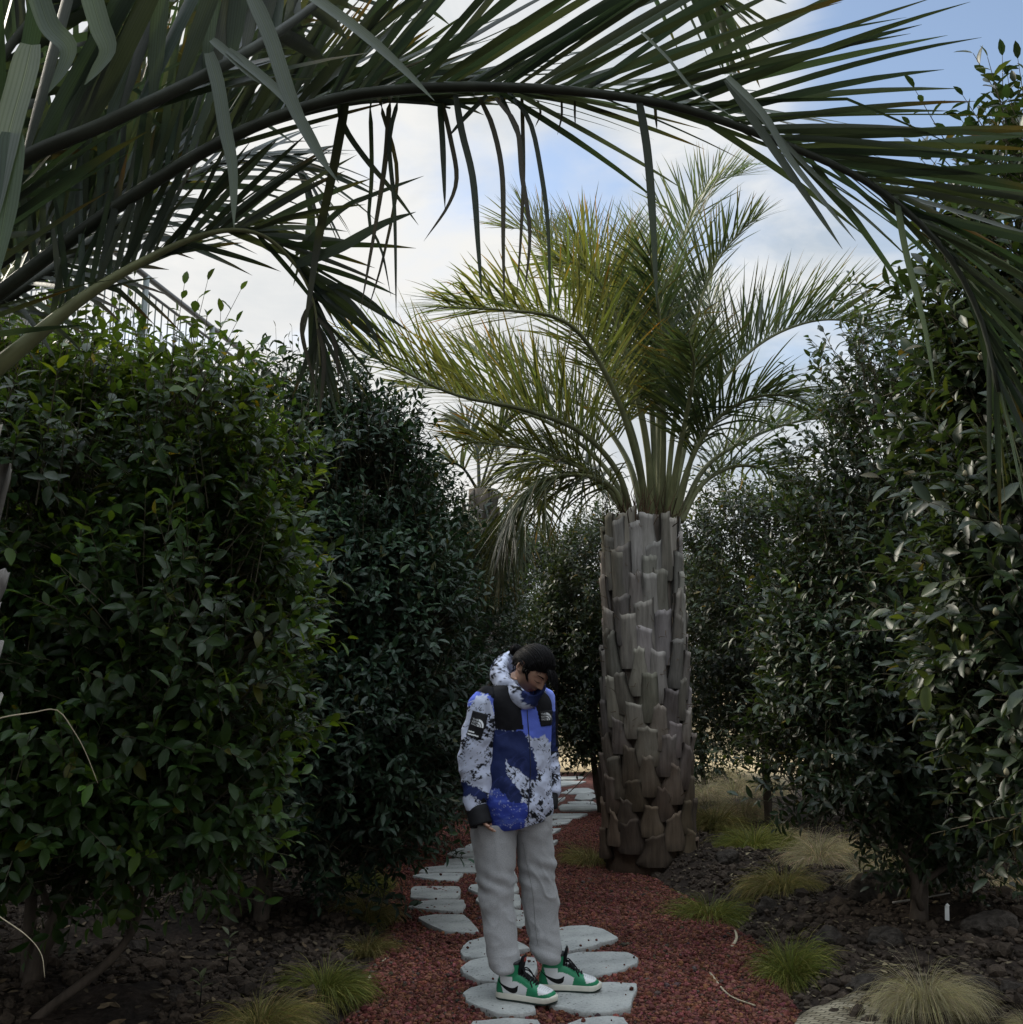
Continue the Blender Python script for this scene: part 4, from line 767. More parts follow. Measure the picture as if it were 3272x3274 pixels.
for u, v, y_, kind, wpx, rz, lb in [
    (612, 1868, 0, 'g', 150, .2, 'bright green grass clump at the left edge of the gravel, beside the dark soil'),
    (492, 1945, 0, 'o', 170, 1., 'yellowish grass clump at the bottom left, cut by the picture edge'),
    (693, 1775, 0, 'o', 125, 2., 'dull olive grass tuft just behind the bright green left clump'),
    (690, 1722, 0, 'o', 115, 3., 'olive grass tuft in the middle of the left gravel edge'),
    (688, 1668, 0, 'g', 95, 4., 'olive grass tuft below the bluish shrub, last of the left edge'),
    (806, 1535, 0, 'o', 60, 5., 'small faint grass tuft at the left bend of the path'),
    (1118, 1618, 0, 'o', 120, 1.4, 'olive grass tuft in front of the left foot of the big palm'),
    (1338, 1712, 0, 'g', 150, 2.6, 'green grass mound right of the big palm at the gravel edge'),
    (1478, 1700, 0, 'o', 150, 3.3, 'half green half straw coloured tuft behind the green mounds at the right'),
    (1545, 1655, 0, 't', 150, .3, 'straw coloured tuft spilling behind the half green tuft'),
    (1495, 1822, 0, 'g', 150, 4.4, 'green grass mound lying in front of the dark mound, with dark soil all round'),
    (1752, 1915, 0, 'T', 235, .4, 'large straw coloured grass fountain at the bottom right'),
    (1650, 1700, 0, 't', 125, 5.4, 'straw coloured tuft left of the short bare trunk'),
    (1425, 1612, 0, 'g', 130, 5.9, 'yellow green tuft right beside the big palm base'),
    (1350, 1560, 0, 'o', 110, .9, 'swept olive tuft touching the right side of the palm trunk'),
    (1400, 1545, 0, 't', 140, 1.1, 'pale straw tuft second row behind the palm base'),
    (1385, 1500, 0, 't', 120, 3.1, 'pale straw tuft farthest up the slope behind the palm'),
    (1440, 1500, 0, 't', 110, 2.2, 'pale straw tuft under the small leaved shrub'),
    (1370, 1470, 0, 't', 90, 4.2, 'tiny pale straw tuft at the foot of the small leaved shrub'),
    (1790, 1712, 0, 't', 130, .7, 'straw tuft behind the short bare trunk, to its right'),
    (1905, 1725, 0, 't', 130, 1.9, 'straw tuft below the closest right shrub'),
    (1945, 1950, 0, 'T', 150, 2.9, 'straw grass cut by the bottom right corner'),
    (1590, 1612, 0, 't', 120, 1.3, 'straw tuft half under the low leaves, left of the short bare trunk'),
    (1332, 1512, 0, 't', 110, 2.5, 'straw tuft leaning against the back of the palm trunk'),
    (1690, 1668, 0, 't', 110, .2, 'straw tuft just left of and behind the short bare trunk'),
    (1480, 1590, 0, 't', 120, 4.9, 'straw tuft between the yellow green tuft and the low shrub branches')]:
    P = gd(u, v, .05); P[2] = gz(P[0], P[1]); o = bpy.data.objects.new('grass_tuft', GM[kind]); COL.objects.link(o); o.location = P
    wm = wpx / 1937 * P[1]; base_w = {'g': .50, 'o': .56, 't': .85, 'T': 1.22}[kind]; s = wm / base_w; o.scale = (s * RNG.uniform(.9, 1.2), s * RNG.uniform(.85, 1.1), s * RNG.uniform(.75, 1.15)); o.rotation_euler = (RNG.normal(0, .12), RNG.normal(0, .12), rz if kind not in 'tT' else rz * .35); tag(o, lb, 'grass', 'grass tufts along the path')
# ------------------------------------------------------------------ railing on the terrace, walls, small things
METAL = plain_mat('grey_green_paint', (.16, .19, .19), .5, .5, 8, .15, .05)
STEELD = plain_mat('weathered_steel', (.10, .10, .10), .5, .5, 12, .25, .05)
CONC = plain_mat('terrace_concrete', (.34, .33, .31), .9, .2, 5, .2, .2)
ZT = 6.1
def at_z(u, v, z):
    d = ray(u, v); t = (z - CAMZ) / d[2]; return np.array([d[0] * t, d[1] * t, z])
A = at_z(290, 745, ZT); B = at_z(602, 988, ZT); dirn = norm(B - A); seg = np.linalg.norm(B - A)
rail = empty('metal_railing', A * [1, 1, 0] + [0, 0, ZT - 1.15]); tag(rail, 'grey metal balustrade with thin upright bars, high above the left shrubs', 'railing')
r0 = np.array(rail.location)
a0, a1 = -7.5, seg * 4.2
P0 = A + dirn * a0; P1 = A + dirn * a1
mb = MB(); tube(mb, np.array([P0, P1]) - r0, .035, 8); mb.build('handrail', STEELD, rail)
for dz in (-.17, -1.05):
    mb = MB(); tube(mb, np.array([P0, P1]) + [0, 0, dz] - r0, .018, 6); mb.build('rail_bar', STEELD, rail)
mb = MB(); k = a0
while k < a1:
    p = A + dirn * k - r0; tube(mb, np.array([p + [0, 0, -1.05], p + [0, 0, -.17]]), .0085, 6, cap=False); k += .145
b_ = mb.build('upright_bars', METAL, rail)
for s_ in np.arange(-7, a1, 1.62):
    p = A + dirn * s_ - r0; mb = MB(); tube(mb, np.array([p + [0, 0, -1.2], p]), .04, 8); mb.build('post', METAL, rail)
# terrace that carries it
mb = MB(); n_ = np.array([-dirn[1], dirn[0], 0]); m = (P0 + P1) / 2; m[2] = 0
ang_ = math.atan2(dirn[1], dirn[0]); Rz = np.array([[math.cos(ang_), -math.sin(ang_), 0], [math.sin(ang_), math.cos(ang_), 0], [0, 0, 1]])
top = ZT - 1.2
box(mb, m + n_ * 3.0 + [0, 0, top / 2 - .35], (np.linalg.norm(P1 - P0) / 2, 2.8, top / 2 - .35 + .1), Rz); 
ter = mb.build('retaining_wall', CONC, smooth=False); tag(ter, 'grey concrete terrace wall carrying the metal railing behind the left shrubs', 'wall')
mb = MB(); box(mb, m + n_ * 2.95 + [0, 0, top - .12], (np.linalg.norm(P1 - P0) / 2 + .05, 3.0, .12), Rz); o = mb.build('coping', CONC, ter, smooth=False)
# assumed pale wall, added to stand in for sunlit bits beyond the shrubs
mb = MB(); box(mb, (4, 31, 1.1), (22, .12, 1.15)); wl = mb.build('assumed_wall', plain_mat('pale_render', (.62, .52, .36), .9, .2, 2, .12, .1), smooth=False); tag(wl, 'assumed pale tan wall standing in for sunlit bits under the far shrubs', 'wall')
mb = MB(); box(mb, (4, 31, 2.31), (22.05, .2, .06)); mb.build('coping', CONC, wl, smooth=False)
# woven straw mat at the bottom right
mp_ = np.array([gd(*p, .012)[:2] for p in [(1478, 1990), (1505, 1921), (1540, 1899), (1600, 1894), (1650, 1897), (1672, 1920), (1685, 1990)]]); q = chaikin(chaikin(mp_)); n = len(q)
zz = np.array([max(gz(*p), .0) for p in q]) + .018; c0 = q.mean(0); zc = max(gz(*c0), 0) + .03
mb = MB(); V = [np.c_[q, zz - .03], np.c_[q, zz], np.c_[c0 + (q - c0) * .6, zz * .4 + zc * .6]]; k = np.arange(n)
mb.add(np.concatenate(V + [np.r_[c0, zc][None]]), [grid_faces(3, n, True), np.stack([2 * n + k, 2 * n + (k + 1) % n, np.full(n, 3 * n)], 1)])
t = NT('woven_straw'); oc = t.coord(); br = t.n('ShaderNodeTexBrick'); br.offset = .5; br.inputs['Scale'].default_value = 9; br.inputs['Mortar Size'].default_value = .03; br.inputs['Color1'].default_value = (.42, .37, .27, 1); br.inputs['Color2'].default_value = (.30, .26, .18, 1); br.inputs['Mortar'].default_value = (.10, .085, .06, 1)
mpp = t.n('ShaderNodeMapping'); mpp.inputs['Rotation'].default_value = (0, 0, R(38)); t.l(oc, mpp.inputs['Vector']); t.l(mpp.outputs[0], br.inputs['Vector']); nn = t.noise(6, oc, 4)
c = t.mul(br.outputs['Color'], t.ramp(nn.outputs['Fac'], [(.35, (.35, .33, .3)), (.6, (1.1, 1.1, 1.1))]))
o = mb.build('straw_mat', t.done(t.bsdf(c, .95, .1, t.bump(br.outputs['Fac'], -.6, .01)))); tag(o, 'worn woven straw mat lying on the soil at the bottom right', 'mat')
# rocks
V0, F0 = ico(4)
ROCK = plain_mat('dark_rock', (.055, .047, .040), .95, .1, 22, .5, 1.0, .04)
def rock(u, v, wpx, seed, label, hue=1.0, zsq=.7):
    P = gd(u, v, .06); P[2] = gz(P[0], P[1]); s = wpx / 1937 * P[1] / 2; r = np.random.default_rng(seed)
    V = V0 * (1 + .35 * fbm(V0 * 1.1 + seed * 3.1, 3, seed)[:, None] + .10 * vnoise(V0 * 4 + seed, seed)[:, None] + .05 * vnoise(V0 * 9 + seed, seed)[:, None]) * np.array([1, r.uniform(.7, .95), zsq]) * s
    for _ in range(5):
        d = norm(r.normal(0, 1, 3)); h = V @ d; V = V - d * np.clip(h - .72 * s * zsq ** .5, 0, None)[:, None] * .9
    mb = MB(); mb.add(V, F0); o = mb.build('rock', ROCK, loc=None); o.location = P + [0, 0, s * zsq * .05]; o.rotation_euler = (0, 0, r.uniform(0, 6)); tag(o, label, 'rock')
for u, v, wpx, sd, lb in [(1640, 1862, 80, 1, 'squarish dark rock left of the large straw grass fountain'), (1845, 1890, 90, 2, 'rounded brown rock right of the large straw grass fountain'), (1915, 1880, 60, 3, 'brown rock at the right edge, beside another rounded rock'),
    (1662, 1735, 130, 4, 'big dark earth covered boulder just left of the short bare trunk'), (1800, 1720, 150, 5, 'big black boulder just right of the short bare trunk'), (1680, 1800, 90, 6, 'dark rock in front of the short bare trunk'), (1560, 1790, 70, 7, 'low dark rock right of the middle green grass mound'),
    (1370, 1645, 60, 8, 'dark clod of rock beside the palm base'), (1450, 1722, 45, 9, 'small flat rock under the half green tuft'), (1880, 1810, 90, 10, 'dark rock on the slope at the right edge'), (255, 1800, 50, 11, 'pale grey stone under the left shrub'), (330, 1890, 40, 12, 'small stone on the dark soil at the lower left')]:
    rock(u, v, wpx, sd, lb)
# palm litter, sticks, label
STRAW = plain_mat('dry_straw', (.42, .36, .25), .8, .2, 30, .2, 0); WHITE = plain_mat('white_plastic', (.75, .76, .74), .5, .4, 5, .05, 0); WOOD = plain_mat('weathered_wood', (.33, .31, .28), .8, .2, 40, .35, .3, .004, False, (1, 1, .1))
def stick(pts, rad, name, label, cat, mat=STRAW, flat=1.0, zoff=.012):
    P = []
    for u, v in pts:
        p = gd(u, v, .03); p[2] = max(gz(p[0], p[1]), -.002) + zoff; P.append(p)
    mb = MB(); tube(mb, spline(P, 14), np.linspace(1, .5, 14) * rad, 6, None, (0, 0, 1), flat); o = mb.build(name, mat, loc=P[0]); tag(o, label, cat); return o
stick([(1340, 1828), (1375, 1868), (1425, 1888)], .006, 'straw_stalk', 'thin curved dry stem on the red gravel near the right edge', 'stem')
stick([(692, 1845), (715, 1812), (745, 1788)], .009, 'dry_leaf_strip', 'pale dry palm strip lying at the left gravel edge', 'leaf', STRAW, .4)
stick([(1382, 1778), (1390, 1762), (1387, 1748)], .012, 'dry_leaf_strip', 'short pale curved leaf strip beside the right gravel edge', 'leaf', STRAW, .3)
o = stick([(1690, 1781), (1740, 1779), (1800, 1780)], .006, 'plant_stake', 'pale thin stake lying in front of the short bare trunk', 'stake', WOOD, 1, .05)
P = gd(1792, 1784, .08); P[2] = gz(P[0], P[1]); mb = MB(); Rt = Matrix.Rotation(R(12), 3, 'Y') @ Matrix.Rotation(R(-20), 3, 'X'); box(mb, (0, 0, .06), (.011, .0012, .035), np.array(Rt)); box(mb, (.006, .001, .098), (.008, .0012, .008), np.array(Rt @ Matrix.Rotation(R(40), 3, 'Y')))
o = mb.build('plant_label', WHITE, loc=None, smooth=False); o.location = P; tag(o, 'small white plastic tag standing by the stake at the short bare trunk', 'plant tag')
def airstem(px, rad, label, name='straw_stalk'):
    P = np.array([dd(u, v, y) for u, v, y in px]); mb = MB(); tube(mb, spline(P, 24), np.linspace(1, .35, 24) * rad, 6); o = mb.build(name, STRAW, loc=P[0]); tag(o, label, 'stem')
airstem([(-70, 1380, 2.3), (0, 1355, 2.3), (60, 1345, 2.35), (108, 1340, 2.4), (140, 1380, 2.42), (162, 1420, 2.44), (185, 1478, 2.46)], .0019, 'thin pale stem arching out of the near trunk and bending down')
airstem([(-60, 1690, 2.3), (0, 1730, 2.3), (50, 1765, 2.3), (78, 1800, 2.3), (85, 1845, 2.3)], .0017, 'thin pale stem curving down beside the near trunk at the lower left')
# branchlet dangling over the far path
P = np.array([dd(u, v, 11.8) for u, v in [(1115, 1455), (1080, 1490), (1050, 1515)]]); mb = MB(); tube(mb, spline(P, 10), np.linspace(.008, .003, 10), 5); o = mb.build('fallen_twig', TWIG, loc=P[0]); tag(o, 'bare twig dangling over the far stepping stones', 'twig')
# tiny seedlings on the left bed
SEED = leaf_mat('seedling_leaf', (.13, .15, .08), (.2, .25, .1), .25, .5, .4, .2, 6)
for u, v, h, sd, lb in [(428, 1850, .17, 1, 'single pale seedling standing on the dark soil at the lower left'), (375, 1925, .12, 2, 'low seedling with broad pale leaves at the bottom left')]:
    P = gd(u, v, .03); P[2] = gz(P[0], P[1]); e = empty('seedling', P); tag(e, lb, 'seedling'); r = np.random.default_rng(sd)
    mb = MB(); tube(mb, np.array([[0, 0, -.02], [.005, 0, h * .5], [0, .005, h]]), [.003, .0025, .0015], 5); mb.build('stem', SEED, e)
    mb = MB(); k = 7; a = np.arange(k) * 2.4 + sd; zz = np.linspace(.35, 1, k) * h; D = np.c_[np.cos(a), np.sin(a), np.linspace(.2, 1.2, k)]
    leaf_cloud(mb, np.c_[np.zeros((k, 2)), zz], D, np.c_[np.zeros((k, 2)), np.ones(k)] + r.normal(0, .2, (k, 3)), np.full(k, .055), .45, np.ones((k, 3))); mb.build('leaves', SEED, e)
# ------------------------------------------------------------------ the person
PYD = 4.87
def Z1(X, Y, y=PYD): return dp(*zB(X, Y), y)
def Z2(X, Y, y=PYD): return dp(*zA(X, Y), y)
def toZ1(P):
    """front view of the cloth (x, z) expressed in the units the pattern was measured in"""
    dy = math.cos(PITCH) * PYD + math.sin(PITCH) * (P[:, 2] - CAMZ); dz = -math.sin(PITCH) * PYD + math.cos(PITCH) * (P[:, 2] - CAMZ)
    return np.c_[(CX + F * P[:, 0] / dy - 1300) * 2.683, (CY - F * dz / dy - 1980) * 2.683]
def loft(rings, nr, nc, p=2.0, cap=True):
    """rings: (centre3, a3, b3) -> verts, faces"""
    A_ = np.array([np.concatenate(r_) for r_ in rings]); A_ = spline(A_, nr); th = np.linspace(0, 2 * math.pi, nc, endpoint=False)
    c, s = np.cos(th), np.sin(th); c = np.sign(c) * np.abs(c) ** (2 / p); s = np.sign(s) * np.abs(s) ** (2 / p)
    V = A_[:, None, :3] + c[None, :, None] * A_[:, None, 3:6] + s[None, :, None] * A_[:, None, 6:9]
    V = V.reshape(-1, 3); fs = [grid_faces(nr, nc, True)]
    if cap:
        n = len(V); V = np.concatenate([V, A_[:1, :3], A_[-1:, :3]]); k = np.arange(nc); k2 = (k + 1) % nc; e = (nr - 1) * nc
        fs += [np.stack([np.full(nc, n), k2, k], 1), np.stack([np.full(nc, n + 1), e + k, e + k2], 1)]
    return V, fs
def remesh(mb, voxel, smooth_it=2):
    """union of closed shells -> one continuous surface"""
    o = mb.build('tmp', None); m = o.modifiers.new('r', 'REMESH'); m.mode = 'VOXEL'; m.voxel_size = voxel
    if smooth_it: s_ = o.modifiers.new('s', 'SMOOTH'); s_.factor = .5; s_.iterations = smooth_it
    bpy.context.view_layer.update(); dg = bpy.context.evaluated_depsgraph_get(); me = bpy.data.meshes.new_from_object(o.evaluated_get(dg))
    bpy.data.objects.remove(o); V = np.empty(len(me.vertices) * 3, np.float32); me.vertices.foreach_get('co', V); V = V.reshape(-1, 3).astype(float)
    N = np.empty(len(me.vertices) * 3, np.float32); me.vertices.foreach_get('normal', N); N = N.reshape(-1, 3).astype(float)
    q3 = [p.vertices[:] for p in me.polygons]; f4 = np.array([x for x in q3 if len(x) == 4]); f3 = np.array([x for x in q3 if len(x) == 3]); bpy.data.meshes.remove(me)
    return V, N, [f for f in (f4, f3) if len(f)]
def normals(V, fs):
    N = np.zeros_like(V)
    for f in fs:
        n = np.cross(V[f[:, 1]] - V[f[:, 0]], V[f[:, 2]] - V[f[:, 0]])
        for k in range(f.shape[1]): np.add.at(N, f[:, k], n)
    return norm(N)
def inpoly(P, poly): return sdist(P, np.asarray(poly, float)) < 0
person = empty('person', (.06, PYD, 0)); PR_ = np.array(person.location)
tag(person, 'person in a blue and white mountain print jacket and grey sweatpants, looking down', 'person')
TH = R(28); AW = np.array([math.cos(TH), math.sin(TH), 0]); FW = np.array([math.sin(TH), -math.cos(TH), 0])
# --- head frame
PSI, PHI = R(46), R(48)
hf = np.array([math.sin(PSI) * math.cos(PHI), -math.cos(PSI) * math.cos(PHI), -math.sin(PHI)]); hl = np.array([math.cos(PSI), math.sin(PSI), 0]); hu = np.cross(hf, hl)
roll = R(-4); hl, hu = hl * math.cos(roll) + hu * math.sin(roll), hu * math.cos(roll) - hl * math.sin(roll)
HR = np.stack([hl, hf, hu], 1)      # local (left, forward, up) -> world
HC = Z1(1085, 432, 4.80)
def headpos(U, extra=0.0):
    x, y, z = U[..., 0] * .073, U[..., 1] * np.where(U[..., 1] > 0, .088, .098), U[..., 2] * np.where(U[..., 2] > 0, .103, .112)
    lo = sm(-z, .01, .11); x = x * (1 - .34 * lo); y = y - .028 * sm(-z, .03, .10) * (y < 0) * (-y / .098) * -1.6 * 0 ; y = np.where(y < 0, y * (1 - .38 * sm(-z, .0, .1)), y * (1 - .05 * lo))
    y = y + .006 * sm(-z, .06, .105) * (y > 0)
    front = sm(y, .03, .07)
    def g(cx, cz, sx, sz): return np.exp(-((x - cx) / sx) ** 2 - ((z - cz) / sz) ** 2) * front
    prof = np.interp(z, [-.034, -.026, -.018, .012, .022], [0, .018, .022, .007, 0])
    y = y + prof * np.exp(-(x / np.interp(z, [-.03, .01], [.0115, .007])) ** 2) * front
    for sgn in (-1, 1):
        y = y - .010 * g(sgn * .031, .010, .017, .012) + .0065 * g(sgn * .031, .007, .011, .008) + .004 * g(sgn * .032, .028, .02, .008) + .004 * g(sgn * .040, -.022, .02, .018) + .006 * g(sgn * .013, -.027, .006, .006)
    y = y + .0065 * g(0, -.054, .018, .006) + .006 * g(0, -.067, .016, .006) - .005 * g(0, -.060, .021, .0025) + .007 * g(0, -.094, .018, .014) - .003 * g(0, -.078, .02, .006)
    P = np.stack([x, y, z], -1)
    return P + (norm(P) * np.asarray(extra)[..., None] if not np.isscalar(extra) or extra else 0)
def usphere(nt, npz):
    t_ = np.linspace(.001, math.pi - .001, nt)[:, None]; p_ = np.linspace(0, 2 * math.pi, npz, endpoint=False)[None]
    return np.stack([np.sin(t_) * np.sin(p_), np.sin(t_) * np.cos(p_), np.cos(t_) + 0 * p_], -1)
# --- body: one continuous surface
bb = MB()
U = usphere(90, 110); V = headpos(U).reshape(-1, 3) @ HR.T + HC; k = np.arange(110); n = len(V)
bb.add(np.concatenate([V, V[:110].mean(0)[None], V[-110:].mean(0)[None]]), [grid_faces(90, 110, True), np.stack([np.full(110, n), (k + 1) % 110, k], 1), np.stack([np.full(110, n + 1), 89 * 110 + k, 89 * 110 + (k + 1) % 110], 1)])
for sgn in (-1, 1):      # ears
    th_ = np.linspace(-2.4, 2.1, 14); E = np.c_[np.full(14, sgn * .073) + sgn * .008 * np.cos(th_ * .7), -.012 - .0155 * np.cos(th_ + .2), .004 + .027 * np.sin(th_)]
    tube(bb, spline(E, 24) @ HR.T + HC, .0052, 8); box_ = usphere(12, 16).reshape(-1, 3) * [.006, .013, .024] + [sgn * .071, -.010, .003]
    bb.add(box_ @ HR.T + HC, grid_faces(12, 16, True)); bb.add((usphere(10, 12).reshape(-1, 3) * [.006, .007, .008] + [sgn * .069, -.005, -.026]) @ HR.T + HC, grid_faces(10, 12, True))
nb0 = Z1(965, 640, 4.89); nk = HC + HR @ np.array([0, -.03, -.07])
tube(bb, spline([nb0 - [0, 0, .06], nb0, nk * .6 + nb0 * .4, nk], 14), np.linspace(.062, .05, 14), 18)
tor = [(Z1(930, y_, 4.885), AW * a_, FW * b_) for y_, a_, b_ in ((1800, .11, .05), (1600, .12, .07), (1300, .115, .08), (1000, .13, .085), (760, .145, .08), (650, .10, .055), (590, .05, .04))]
V, fs = loft(tor, 40, 36); bb.add(V, fs)
shR, shL = Z1(690, 660, 4.80), Z1(1215, 670, 4.96)
armR = [shR, Z1(640, 900, 4.81), Z1(622, 1210, 4.83), Z1(602, 1400, 4.80), Z1(614, 1590, 4.782)]
armL = [shL, Z1(1222, 900, 4.98), Z1(1235, 1180, 5.0), Z1(1238, 1400, 4.97), Z1(1236, 1560, 4.945)]
for a_, k_ in ((armR, 1), (armL, .7)): tube(bb, spline(a_, 30), k_ * np.interp(np.linspace(0, 1, 30), [0, .1, .5, .8, 1], [.034, .036, .032, .028, .024]), 14)
def hand(wr, direc, side, palmn):
    """palm, four unequal slightly curled fingers and a thumb; side = direction of the thumb"""
    d = norm(direc); s_ = norm(side - d * np.dot(side, d)); pn = norm(np.cross(d, s_)); pn = pn * np.sign(np.dot(pn, palmn))
    V, fs = loft([(wr - d * .02, s_ * .022, pn * .017), (wr + d * .02, s_ * .030, pn * .015), (wr + d * .055, s_ * .037, pn * .014), (wr + d * .082, s_ * .036, pn * .011), (wr + d * .088, s_ * .028, pn * .007)], 18, 20); bb.add(V, fs)
    for q, (off, L_) in enumerate(((.027, .066), (.009, .075), (-.009, .070), (-.026, .056))):
        b = wr + d * (.076 - .004 * abs(q - 1)) + s_ * off; P = [b - d * .02]; dd_ = d + s_ * off * .9
        for j, (f, cu) in enumerate(((.0, .10), (.46, .42), (.76, .55), (1.0, .3))):
            P.append(b + norm(dd_) * L_ * f * (1 - .06 * j) + pn * L_ * (.0, .10, .26, .44)[j])
        tube(bb, spline(P, 16), np.interp(np.linspace(0, 1, 16), [0, .3, .55, .9, 1], [.0088, .0085, .0078, .0066, .0045]), 9)
    b = wr + d * .022 + s_ * .024; P = [b, b + d * .018 + s_ * .016 + pn * .006, b + d * .042 + s_ * .024 + pn * .016, b + d * .066 + s_ * .024 + pn * .024]
    tube(bb, spline(P, 14), np.linspace(.0115, .0068, 14), 9)
hand(armR[-1], Z1(690, 1800, 4.755) - armR[-1], np.array([.15, 1, .1]), np.array([.5, .6, 0.]))
hand(armL[-1], Z1(1222, 1700, 4.90) - armL[-1], np.array([-.2, -1, .1]), np.array([-.8, .1, 0]))
# legs and feet
SHOES = []
def shoe_frame(heel, toe, L_):
    h = gp(*zA(*heel), .027); t_ = gp(*zA(*toe), .027); d = norm(t_ - h); h[2] = .0285; return h, d
for heel, toe, L_ in (((752, 1140), (1035, 1172), .275), ((1012, 1092), (1290, 1096), .275)):
    h, d = shoe_frame(heel, toe, L_); SHOES.append((h, d, L_))
ankR = SHOES[0][0] + SHOES[0][1] * .062 + [0, 0, .12]; ankL = SHOES[1][0] + SHOES[1][1] * .062 + [0, 0, .12]
for hipx, kneex, ank, yy in ((735, 750, ankR, 4.86), (975, 1010, ankL, 4.93)):
    hip = Z2(hipx, -20, yy); kn = Z2(kneex, 480, yy + .0)
    tube(bb, spline([hip + [0, 0, .06], hip - [0, 0, .08], kn, kn * .5 + ank * .5, ank, ank - [0, 0, .09]], 40), np.interp(np.linspace(0, 1, 40), [0, .15, .5, .62, .9, 1], [.075, .072, .048, .046, .026, .022]), 16)
for h, d, L_ in SHOES:
    tube(bb, np.array([h + d * .03 + [0, 0, .05], h + d * .12 + [0, 0, .052], h + d * .22 + [0, 0, .038], h + d * .245 + [0, 0, .034]]), [.016, .016, .014, .01], 12)
V, N, fs = remesh(bb, .0034, 2)
hl_ = (V - HC) @ HR; ishead = (np.linalg.norm(hl_, axis=1) < .16)
tint = np.ones((len(V), 3)); lip = ishead & (hl_[:, 1] > .06) & (np.abs(hl_[:, 2] + .060) < .011) & (np.abs(hl_[:, 0]) < .023); tint[lip] = (.80, .50, .50)
chk = ishead * np.exp(-((np.abs(hl_[:, 0]) - .042) / .016) ** 2 - ((hl_[:, 2] + .02) / .016) ** 2) * (hl_[:, 1] > .03); tint *= 1 - chk[:, None] * np.array([.02, .14, .14])
t = NT('skin'); oc = t.coord(); n_ = t.noise(160, oc, 3); SKIN = t.done(t.bsdf(t.mul((.44, .265, .19), t.tint()), .5, .35, t.bump(n_.outputs['Fac'], .1, .002), Subsurface_Weight=.12, Subsurface_Scale=.01))
bb2 = MB(); bb2.add(V - PR_, fs, tint); body = bb2.build('body', SKIN, person)
# --- hair
t = NT('black_hair'); oc = t.coord(); n_ = t.noise(120, oc, 3); HAIR = t.done(t.bsdf(t.mul((.006, .0055, .006), t.tint()), .5, .09, t.bump(n_.outputs['Fac'], .4, .003)))
def hline(az): return np.interp(np.abs(az), np.radians([0, 30, 50, 66, 74, 84, 96, 108, 130, 180]), [.058, .052, .040, .020, -.004, -.010, .026, .0, -.045, -.06])
U = usphere(120, 160); P = headpos(U); az = np.arctan2(P[..., 0], P[..., 1]); dlt = P[..., 2] - hline(az)
stri = vnoise(np.stack([az * 14, P[..., 2] * 8, 0 * az], -1), 3)
ex = (.002 + .010 * sm(dlt, 0, .04)) * (1 + .25 * stri) + .004 * (P[..., 2] > .0) * sm(dlt, 0, .05)
Po = P + norm(P) * ex[..., None]; Pi = P - norm(P) * .003
mask = dlt > -.002; f = grid_faces(120, 160, True); fk = f[mask.ravel()[f].any(1)]
Vh = np.concatenate([Po.reshape(-1, 3), Pi.reshape(-1, 3)]); n = 120 * 160
mb = MB(); fi = fk[:, ::-1] + n; ed = {}
for q in fk:
    for a, b in zip(q, np.roll(q, -1)): ed[(a, b)] = 1
rim = np.array([[a, b, b + n, a + n] for (a, b) in ed if (b, a) not in ed])[:, ::-1]
allf = np.concatenate([fk, fi, rim]); use = np.unique(allf); re = np.zeros(2 * n, int); re[use] = np.arange(len(use))
mb.add(Vh[use] @ HR.T + HC - PR_, re[allf])
bunW = Z1(938, 268, 4.875); bunL = (bunW - HC) @ HR; bu = norm(bunL); r = np.random.default_rng(5)
for _ in range(520):
    a = r.uniform(-math.pi, math.pi); z0 = hline(a) + r.uniform(.0, .02); s0 = np.array([math.sin(a) * math.sqrt(max(0, 1 - (z0 / .11) ** 2)), math.cos(a) * math.sqrt(max(0, 1 - (z0 / .11) ** 2)), z0 / .105])
    tt = np.linspace(r.uniform(0, .25), r.uniform(.6, .97), 9)[:, None]; om = math.acos(np.clip(norm(s0) @ bu, -1, 1)); u = (np.sin((1 - tt) * om) * norm(s0) + np.sin(tt * om) * bu) / max(math.sin(om), 1e-3)
    u = norm(u + np.array([0, 0, .12]) * np.sin(tt * 3.14)); Pq = headpos(u); Pq = Pq + norm(Pq) * (.012 + .006 * np.sin(tt * 3.14) + r.uniform(0, .003))
    if (Pq[:, 2] < hline(np.arctan2(Pq[:, 0], Pq[:, 1])) - .005).any(): continue
    tube(mb, Pq @ HR.T + HC - PR_, np.array([.0004, .001, .0014, .0015, .0015, .0015, .0014, .001, .0004]) * 1.5, 4, (np.array([1, 1, 1.]) * r.uniform(.6, 2.2)), cap=False)
